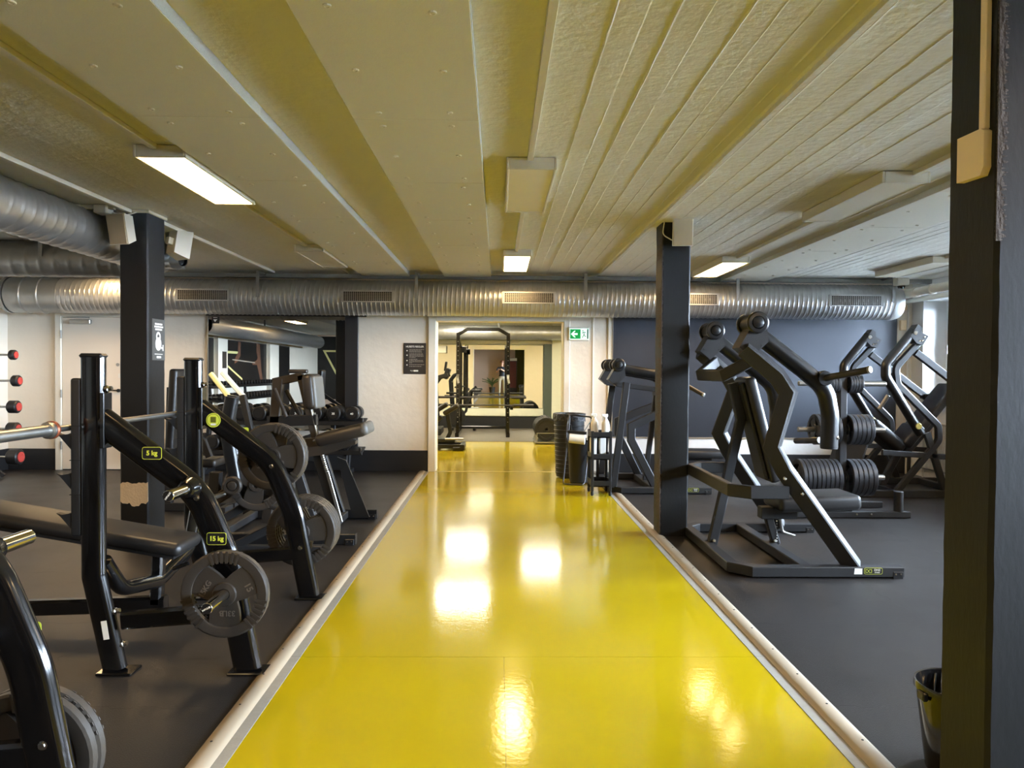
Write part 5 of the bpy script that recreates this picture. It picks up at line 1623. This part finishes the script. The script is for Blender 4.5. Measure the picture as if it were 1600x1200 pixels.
bottle(1.10, 8.38, 'white spray bottle on top of the trolley, left one')
# ================================================================== BACK ROOM
t = thing('wall_mirror', 'mirror on the end wall of the back room reflecting the doorway', 'mirror', (0, 17.78, .5))
R_ = Matrix.Rotation(math.radians(0.22), 3, 'X')
gm = MB().box((0, 0, 0), (2.74, .006, 1.52))
gm.v = [R_ @ q + V(-.30, 17.765, 1.245) for q in gm.v]
part(t, 'glass', gm, 'mirror_glass')
struct('trim_13', MB().box2((-4.0, 17.70, 2.03), (3.0, 17.80, 2.11), .004), 'trim_white')
struct('trim_14', MB().box2((-4.0, 17.74, .30), (3.0, 17.80, .475), .004), 'wall_cream')
struct('trim_15', MB().box2((1.08, 17.55, 0), (1.27, 17.80, 2.03), .004), 'green_grey')
struct('trim_16', MB().box2((1.27, 17.5, 0), (1.62, 17.80, 2.66), .004), 'wall_cream')

t = thing('power_rack', 'black power rack with crown bar in the back room', 'rack', (-.33, 15.7, 0))
xa, xb = -.86, .20
for x in (xa, xb):
    u = part(t, 'upright', MB().sweep([(x, 15.62, .06), (x, 15.62, 2.18)], rrect(.075, .075, .005), (0, 1, 0)), 'gloss_black')
    hb = MB()
    for k in range(18):
        hb.cyl((x, 15.578, .30 + .1 * k), (x, 15.5815, .30 + .1 * k), .009, 8)
    part(t, 'holes', hb, 'steel', None, u)
    part(t, 'foot', MB().sweep([(x, 15.3, .04), (x, 16.75, .04)], rrect(.08, .08, .005), (1, 0, 0)), 'gloss_black')
    part(t, 'rear_upright', MB().sweep([(x + (.13 if x < 0 else -.13) * 0, 16.7, .06), (x, 16.7, 1.95)], rrect(.075, .075, .005), (0, 1, 0)), 'gloss_black')
    j = MB().sweep(fillet([(x, 15.57, 1.30), (x, 15.50, 1.28), (x, 15.47, 1.22), (x + .02, 15.46, 1.12)], .03, 3), rrect(.05, .012, .003))
    part(t, 'bar_catch', j, 'steel')
part(t, 'crown_bar', MB().sweep([(xa, 15.62, 2.15), (xa + .20, 15.62, 2.26), (xb - .20, 15.62, 2.26), (xb, 15.62, 2.15)], rrect(.07, .06, .005), (0, 1, 0)), 'gloss_black')
part(t, 'rear_bar', MB().sweep([(xa, 16.7, .10), (xb, 16.7, .10)], rrect(.06, .06, .005), (0, 0, 1)), 'gloss_black')
part(t, 'top_beam', MB().sweep([(xa, 15.65, 2.1), (xa, 16.7, 1.92)], rrect(.06, .06, .005), (1, 0, 0)), 'gloss_black')
part(t, 'top_beam', MB().sweep([(xb, 15.65, 2.1), (xb, 16.7, 1.92)], rrect(.06, .06, .005), (1, 0, 0)), 'gloss_black')
part(t, 'shelf_peg', MB().box((xa + .08, 16.66, 1.86), (.10, .08, .14), .004), 'gloss_black')
part(t, 'safety_arm', MB().sweep([(xb + .07, 15.62, .62), (xb + .07, 15.0, .62)], rrect(.06, .06, .005), (1, 0, 0)), 'gloss_black')
part(t, 'safety_arm', MB().sweep([(xa - .07, 15.62, .62), (xa - .07, 15.0, .62)], rrect(.06, .06, .005), (1, 0, 0)), 'gloss_black')
t = thing('barbell', 'long barbell lying across the power rack in the back room', 'barbell', (-.4, 15.3, .69))
part(t, 'bar', MB().cyl((-1.05, 15.3, .67), (.32, 15.3, .67), .015, 14), 'brown_black')
for a, b in ((-1.48, -1.05), (.32, .74)):
    sl = part(t, 'sleeve', MB().cyl((a, 15.3, .67), (b, 15.3, .67), .027, 14, .003), 'brown_black')
    part(t, 'collar', MB().cyl((b if a < -1 else a, 15.3, .67), ((b - .03) if a < -1 else a + .03, 15.3, .67), .038, 14), 'brown_black', None, sl)

t = thing('barbell', 'second dark barbell behind the power rack uprights in the back room', 'barbell', (-.4, 16.5, .79))
part(t, 'bar', MB().cyl((-.98, 16.45, .79), (.30, 16.45, .79), .015, 14), 'brown_black')
for a, b in ((-1.35, -.98), (.30, .62)):
    part(t, 'sleeve', MB().cyl((a, 16.45, .79), (b, 16.45, .79), .027, 14, .003), 'brown_black')
# bumper plates on a low toaster rack at the right of the back room
t = thing('plate_toaster', 'low metal floor rack holding bumper plates in the back room', 'rack', (.92, 14.2, 0))
part(t, 'tray', MB().box2((.70, 13.95, .01), (1.15, 14.95, .04), .004), 'steel')
for k in range(7):
    part(t, 'divider', MB().sweep([(.74, 13.99 + .15 * k, .04), (.74, 13.99 + .15 * k, .20), (1.11, 13.99 + .15 * k, .20), (1.11, 13.99 + .15 * k, .04)], circ(.008, 8)), 'steel')
for k in range(6):
    plate((.92, 14.065 + .15 * k, .275), 'y', .225, .07 if k % 2 else .085, 'plastic_black', 'black bumper plate standing in the back room floor rack, %s from the front' % ordn[k], 'bumper plates in the back room', 0, True)

# treadmill and back extension bench at the left of the back room
t = thing('treadmill', 'treadmill with dark console left of the power rack in the back room', 'treadmill', (-1.8, 15.2, 0))
part(t, 'deck', MB().box2((-2.75, 14.75, .08), (-1.15, 15.55, .22), .02), 'plastic_black')
for (x, y) in ((-2.6, 14.85), (-2.6, 15.45), (-1.3, 14.85), (-1.3, 15.45)):
    part(t, 'foot', MB().cyl((x, y, 0), (x, y, .09), .035, 14), 'plastic_black')
part(t, 'belt', MB().box2((-2.72, 14.87, .215), (-1.45, 15.43, .228), .004), 'rubber_floor')
for y in (14.82, 15.48):
    part(t, 'upright', MB().sweep(fillet([(-1.25, y, .15), (-1.32, y, 1.10), (-1.22, y, 1.24), (-1.02, y, 1.30)], .08, 4), rrect(.08, .05, .012), (0, 1, 0)), 'plastic_black')
part(t, 'console', MB().pad((-1.42, 15.15, 1.28), (.12, .62, .30), .03, Matrix.Rotation(.3, 3, 'Y'), 3), 'plastic_black')
part(t, 'screen', MB().pad((-1.46, 15.15, 1.48), (.05, .36, .26), .02, Matrix.Rotation(.15, 3, 'Y'), 3), 'plastic_black')
part(t, 'handlebar', MB().sweep([(-1.30, 14.82, 1.05), (-1.30, 15.48, 1.05)], circ(.02, 10)), 'plastic_black')
t = thing('extension_bench', 'low black bench with tilted pads just inside the doorway at left', 'bench', (-1.05, 12.6, 0))
part(t, 'base_rail', MB().sweep([(-1.9, 12.75, .07), (-.62, 12.75, .07)], rrect(.07, .06, .005), (0, 1, 0)), 'plastic_black')
part(t, 'base_rail', MB().sweep([(-1.9, 13.15, .07), (-.62, 13.15, .07)], rrect(.07, .06, .005), (0, 1, 0)), 'plastic_black')
part(t, 'end_cross', MB().sweep([(-.62, 12.66, .06), (-.62, 13.24, .06)], rrect(.08, .09, .01), (0, 0, 1)), 'plastic_black')
part(t, 'foot', MB().box2((-.78, 12.68, .0), (-.60, 12.82, .06), .006), 'plastic_black')
part(t, 'foot', MB().box2((-.78, 13.08, .0), (-.60, 13.22, .06), .006), 'plastic_black')
part(t, 'top_tray', MB().box2((-1.6, 12.8, .13), (-.75, 13.1, .20), .008), 'plastic_black')
part(t, 'silver_rod', MB().cyl((-.92, 12.74, .20), (-.60, 12.74, .20), .018, 12), 'steel')
part(t, 'post', MB().sweep(fillet([(-.92, 12.95, .14), (-.84, 12.95, .30), (-.90, 12.95, .66)], .1, 4), rrect(.07, .05, .01), (0, 1, 0)), 'satin_black')
for k, (x, z) in enumerate(((-1.02, .72), (-.83, .70))):
    part(t, 'pad', MB().pad((x, 12.95, z), (.30, .26, .085), .03, Matrix.Rotation(-.55, 3, 'Y'), 3), 'vinyl_brown' if k else 'vinyl')
part(t, 'knee_pad', MB().pad((-1.10, 12.95, .50), (.26, .24, .08), .03, Matrix.Rotation(-.6, 3, 'Y'), 3), 'vinyl')
t = thing('exercise_bike', 'dark exercise bike behind the power rack in the back room', 'exercise bike', (-.75, 17.0, 0))
part(t, 'frame', MB().sweep([(-1.05, 17.1, .08), (-.75, 17.1, .45), (-.65, 17.1, .90), (-.55, 17.1, .98)], rrect(.06, .06, .01), (0, 1, 0)), 'plastic_black')
part(t, 'flywheel', MB().cyl((-.98, 17.06, .32), (-.98, 17.14, .32), .22, 24, .01), 'plastic_black')
part(t, 'saddle', MB().pad((-.52, 17.1, .92), (.24, .16, .06), .025, None, 3), 'plastic_black')
part(t, 'handlebar', MB().sweep([(-1.0, 16.9, 1.0), (-.85, 17.1, .98), (-1.0, 17.3, 1.0)], circ(.018, 8)), 'plastic_black')
part(t, 'base_foot', MB().sweep([(-1.05, 16.85, .04), (-1.05, 17.35, .04)], rrect(.06, .06, .01), (0, 0, 1)), 'plastic_black')
part(t, 'base_foot', MB().sweep([(-.55, 16.85, .04), (-.55, 17.35, .04)], rrect(.06, .06, .01), (0, 0, 1)), 'plastic_black')
solo('wall_projector', MB().box2((-1.55, 17.5, 1.80), (-1.25, 17.70, 1.98), .012), 'lamp_body', 'pale grey unit mounted high on the back room wall', 'wall unit', (-1.4, 17.6, 1.8))

# ================================================================== SEEN ONLY IN MIRRORS
# left wall: dark mural panels between white pilasters
for i, (a, b) in enumerate(((2.9, 5.2), (-1.0, 2.2))):
    t = thing('mural_panel', ['dark printed wall panel on the left wall, partly seen in the mirror', 'dark photo mural of arms pulling a bar, seen in the wall mirror'][i], 'mural', (XL, (a + b) / 2, .7))
    part(t, 'print', MB().box2((XL + .001, a, .95), (XL + .015, b, 2.10), .002), 'mural_dark')
    part(t, 'light_streak', MB().sweep([(XL + .016, b, 1.80), (XL + .016, b - .9, 1.80)], rrect(.06, .003, .001, 1), (1, 0, 0)), 'neon_print')
    part(t, 'light_streak', MB().sweep([(XL + .016, b - .2, 1.45), (XL + .016, b - 1.2, 1.12)], rrect(.05, .003, .001, 1), (1, 0, 0)), 'neon_print')
    if i == 1:
        part(t, 'printed_arm', MB().prism([(.0, 2.08), (.28, 2.08), (.30, 1.85), (.18, 1.70), (.30, 1.62), (.62, 1.56), (.60, 1.50), (.22, 1.50), (.10, 1.30), (-.10, 1.02), (-.28, 1.02), (-.12, 1.40), (-.06, 1.70)], (0, 1, 0), (0, 0, 1), (XL + .015, -.4, 0), (.003, 0, 0)), 'skin_print')
        part(t, 'printed_arm', MB().prism([(1.52, 2.08), (1.70, 2.08), (1.72, 1.80), (1.95, 1.64), (1.95, 1.52), (1.72, 1.58), (1.52, 1.74)], (0, 1, 0), (0, 0, 1), (XL + .015, -.4, 0), (.003, 0, 0)), 'skin_print')
        part(t, 'printed_bar', MB().sweep([(XL + .017, -.0, 1.56), (XL + .017, 1.7, 1.62)], rrect(.03, .003, .001, 1), (1, 0, 0)), 'grey_print')
struct('trim_17', MB().box2((XL, 2.25, 0), (XL + .10, 2.85, 2.2), .004), 'wall_paint')
struct('trim_18', MB().box2((XL, -1.9, 0), (XL + .10, -1.05, 2.2), .004), 'wall_paint')
solo('notice_sign', MB().box2((XL + .10, 2.35, 1.4), (XL + .11, 2.6, 1.8), .002), 'dark_print', 'small dark notice on the left wall pilaster, seen in the mirror', 'sign', (XL + .1, 2.5, 1.4))
struct('trim_19', MB().box2((XL, -3.2, 0), (XL + .05, -2.0, 2.1), .004), 'mural_dark')
# rear wall: dark panel with a pale angular light line
t = thing('mural_panel', 'dark rear wall panel with an angular pale yellow line, seen in the mirror', 'mural', (-4.5, YR, .7))
part(t, 'print', MB().box2((XL, YR, .3), (-2.6, YR + .02, 2.6), .002), 'mural_dark')
part(t, 'light_streak', MB().sweep([(-5.2, YR + .025, 2.07), (-6.4, YR + .025, 2.07), (-5.72, YR + .025, .79)], rrect(.07, .004, .001, 1), (0, 1, 0)), 'neon_print')
struct('wall_rear_right', MB().box2((.95, YR, 0), (3.6, YR + .03, 2.6), .004), 'olive_wall')
t = thing('drinks_cooler', 'dark red and black drinks cooler behind the viewer, seen in the far mirror', 'cooler', (.75, -6.4, 0))
part(t, 'cabinet', MB().box2((.42, -6.9, .0), (1.05, -6.2, 1.95), .01), 'plastic_black')
part(t, 'door', MB().box2((.62, -6.2, .25), (1.0, -6.17, 1.75), .005), 'cooler_red')
part(t, 'header', MB().box2((.44, -6.2, 1.78), (1.03, -6.16, 1.93), .005), 'lamp_body')
t = thing('potted_plant', 'leafy potted plant behind the viewer, seen in the far mirror', 'plant', (-.35, -5.0, 0))
part(t, 'pot', MB().lathe([(.002, 0), (.13, 0), (.17, .30), (.18, .32), (.16, .32), (.002, .28)], (-.35, -5.0, 0), (0, 0, 1), 20, caps=False), 'pot')
rnd = random.Random(8)
for k in range(26):
    a = rnd.uniform(0, 2 * math.pi); L = rnd.uniform(.5, .85); sp = rnd.uniform(.15, .5)
    p0 = V(-.35, -5.0, .30)
    pts = [p0 + V(math.cos(a) * sp * u * u * 1.2, math.sin(a) * sp * u * u * 1.2, L * (u - .35 * u * u)) for u in (0, .25, .5, .75, 1)]
    part(t, 'leaf', MB().sweep(pts, rrect(.035, .004, .001, 1)), 'leaf')

# the photographer, standing at the camera, seen in the far mirror
def person():
    t = thing('person', 'person in a dark shirt and beige trousers with a phone, seen in the far mirror', 'person', (.16, -.50, 0))
    J = {'pel': (.16, -.50, .93), 'wa': (.16, -.50, 1.08), 'ch': (.16, -.49, 1.30), 'nk': (.16, -.48, 1.47), 'nk2': (.16, -.47, 1.53), 'hd': (.16, -.46, 1.62), 'hd2': (.16, -.46, 1.70),
         'ls': (-.02, -.49, 1.41), 'le': (-.10, -.36, 1.18), 'lw': (.00, -.16, 1.29), 'lh': (.015, -.10, 1.32), 'rs': (.34, -.49, 1.41), 're': (.42, -.36, 1.18), 'rw': (.18, -.17, 1.29), 'rh': (.15, -.10, 1.32),
         'lk': (.05, -.50, .90), 'ln': (.045, -.47, .50), 'la': (.04, -.50, .10), 'lt': (.03, -.38, .045), 'rk': (.27, -.50, .90), 'rn': (.275, -.47, .50), 'ra': (.28, -.50, .10), 'rtoe': (.29, -.38, .045)}
    Rr = {'pel': .125, 'wa': .120, 'ch': .135, 'nk': .06, 'nk2': .05, 'hd': .088, 'hd2': .070, 'ls': .062, 'le': .042, 'lw': .030, 'lh': .032, 'rs': .062, 're': .042, 'rw': .030, 'rh': .032, 'lk': .095, 'ln': .066, 'la': .048, 'lt': .042, 'rk': .095, 'rn': .066, 'ra': .048, 'rtoe': .042}
    E_ = [('pel', 'wa'), ('wa', 'ch'), ('ch', 'nk'), ('nk', 'nk2'), ('nk2', 'hd'), ('hd', 'hd2'), ('ch', 'ls'), ('ls', 'le'), ('le', 'lw'), ('lw', 'lh'), ('ch', 'rs'), ('rs', 're'), ('re', 'rw'), ('rw', 'rh'), ('pel', 'lk'), ('lk', 'ln'), ('ln', 'la'), ('la', 'lt'), ('pel', 'rk'), ('rk', 'rn'), ('rn', 'ra'), ('ra', 'rtoe')]
    names = list(J)
    ix = {n_: i for i, n_ in enumerate(names)}
    me = bpy.data.meshes.new('body')
    me.from_pydata([tuple(Vector(J[n_]) - LOC[t.name]) for n_ in names], [(ix[a], ix[b]) for a, b in E_], [])
    o = bpy.data.objects.new('body_tmp', me)
    COL.objects.link(o)
    md = o.modifiers.new('skin', 'SKIN')
    for n_ in names:
        sv = me.skin_vertices[0].data[ix[n_]]
        sv.radius = (Rr[n_], Rr[n_] * (.8 if n_ in ('pel', 'wa', 'ch') else 1))
        sv.use_root = n_ == 'pel'
    o.modifiers.new('sub', 'SUBSURF').levels = 2
    dg = bpy.context.evaluated_depsgraph_get()
    m2 = bpy.data.meshes.new_from_object(o.evaluated_get(dg))
    bpy.data.objects.remove(o)
    for nm in ('skin', 'shirt', 'trousers', 'shoe'):
        m2.materials.append(MATS[nm])
    for p in m2.polygons:
        c = p.center + LOC[t.name]
        arm = abs(c.x - .16) > .17
        if c.z < .13: p.material_index = 3
        elif c.z < .98 and c.y < -.3: p.material_index = 2
        elif c.z < 1.46 and c.y < -.36 and (not arm or c.z > 1.25): p.material_index = 1
        else: p.material_index = 0
        p.use_smooth = True
    b = raw('body', m2, None, t)
    part(t, 'hair', MB().lathe([(.098, -.01), (.102, .03), (.088, .08), (.045, .11), (.005, .115)], (.16, -.475, 1.66), (0, -.15, 1), 20), 'hair')
    for s_ in (-1, 1):
        part(t, 'eye', MB().lathe([(.001, -.012), (.010, -.006), (.012, 0), (.010, .006), (.001, .012)], (.16 + s_ * .032, -.372, 1.645), (0, 1, 0), 10, caps=False), 'plastic_black')
        part(t, 'ear', MB().pad((.16 + s_ * .090, -.46, 1.635), (.018, .035, .055), .008), 'skin')
        for f in range(4):
            hx = .16 - s_ * (-.085 if s_ > 0 else -.085) * 0
            bx_ = .083 + s_ * .072
            part(t, 'finger', MB().sweep(fillet([(bx_, -.10, 1.305 + .016 * f), (bx_ - s_ * .012, -.070, 1.305 + .016 * f), (bx_ - s_ * .045, -.064, 1.305 + .015 * f)], .01, 3), circ(.0075, 8)), 'skin')
        part(t, 'thumb', MB().sweep([(bx_, -.115, 1.31), (bx_ - s_ * .02, -.098, 1.325), (bx_ - s_ * .035, -.092, 1.34)], circ(.008, 8)), 'skin')
    part(t, 'nose', MB().pad((.16, -.366, 1.615), (.022, .026, .035), .008), 'skin')
    part(t, 'mouth', MB().pad((.16, -.374, 1.575), (.045, .010, .010), .004), 'red_cap')
person()
solo('phone', MB().box2((.045, -.086, 1.29), (.121, -.078, 1.37), .003), 'plastic_black', 'phone held up by the person in the far mirror', 'phone', (.083, -.082, 1.29))
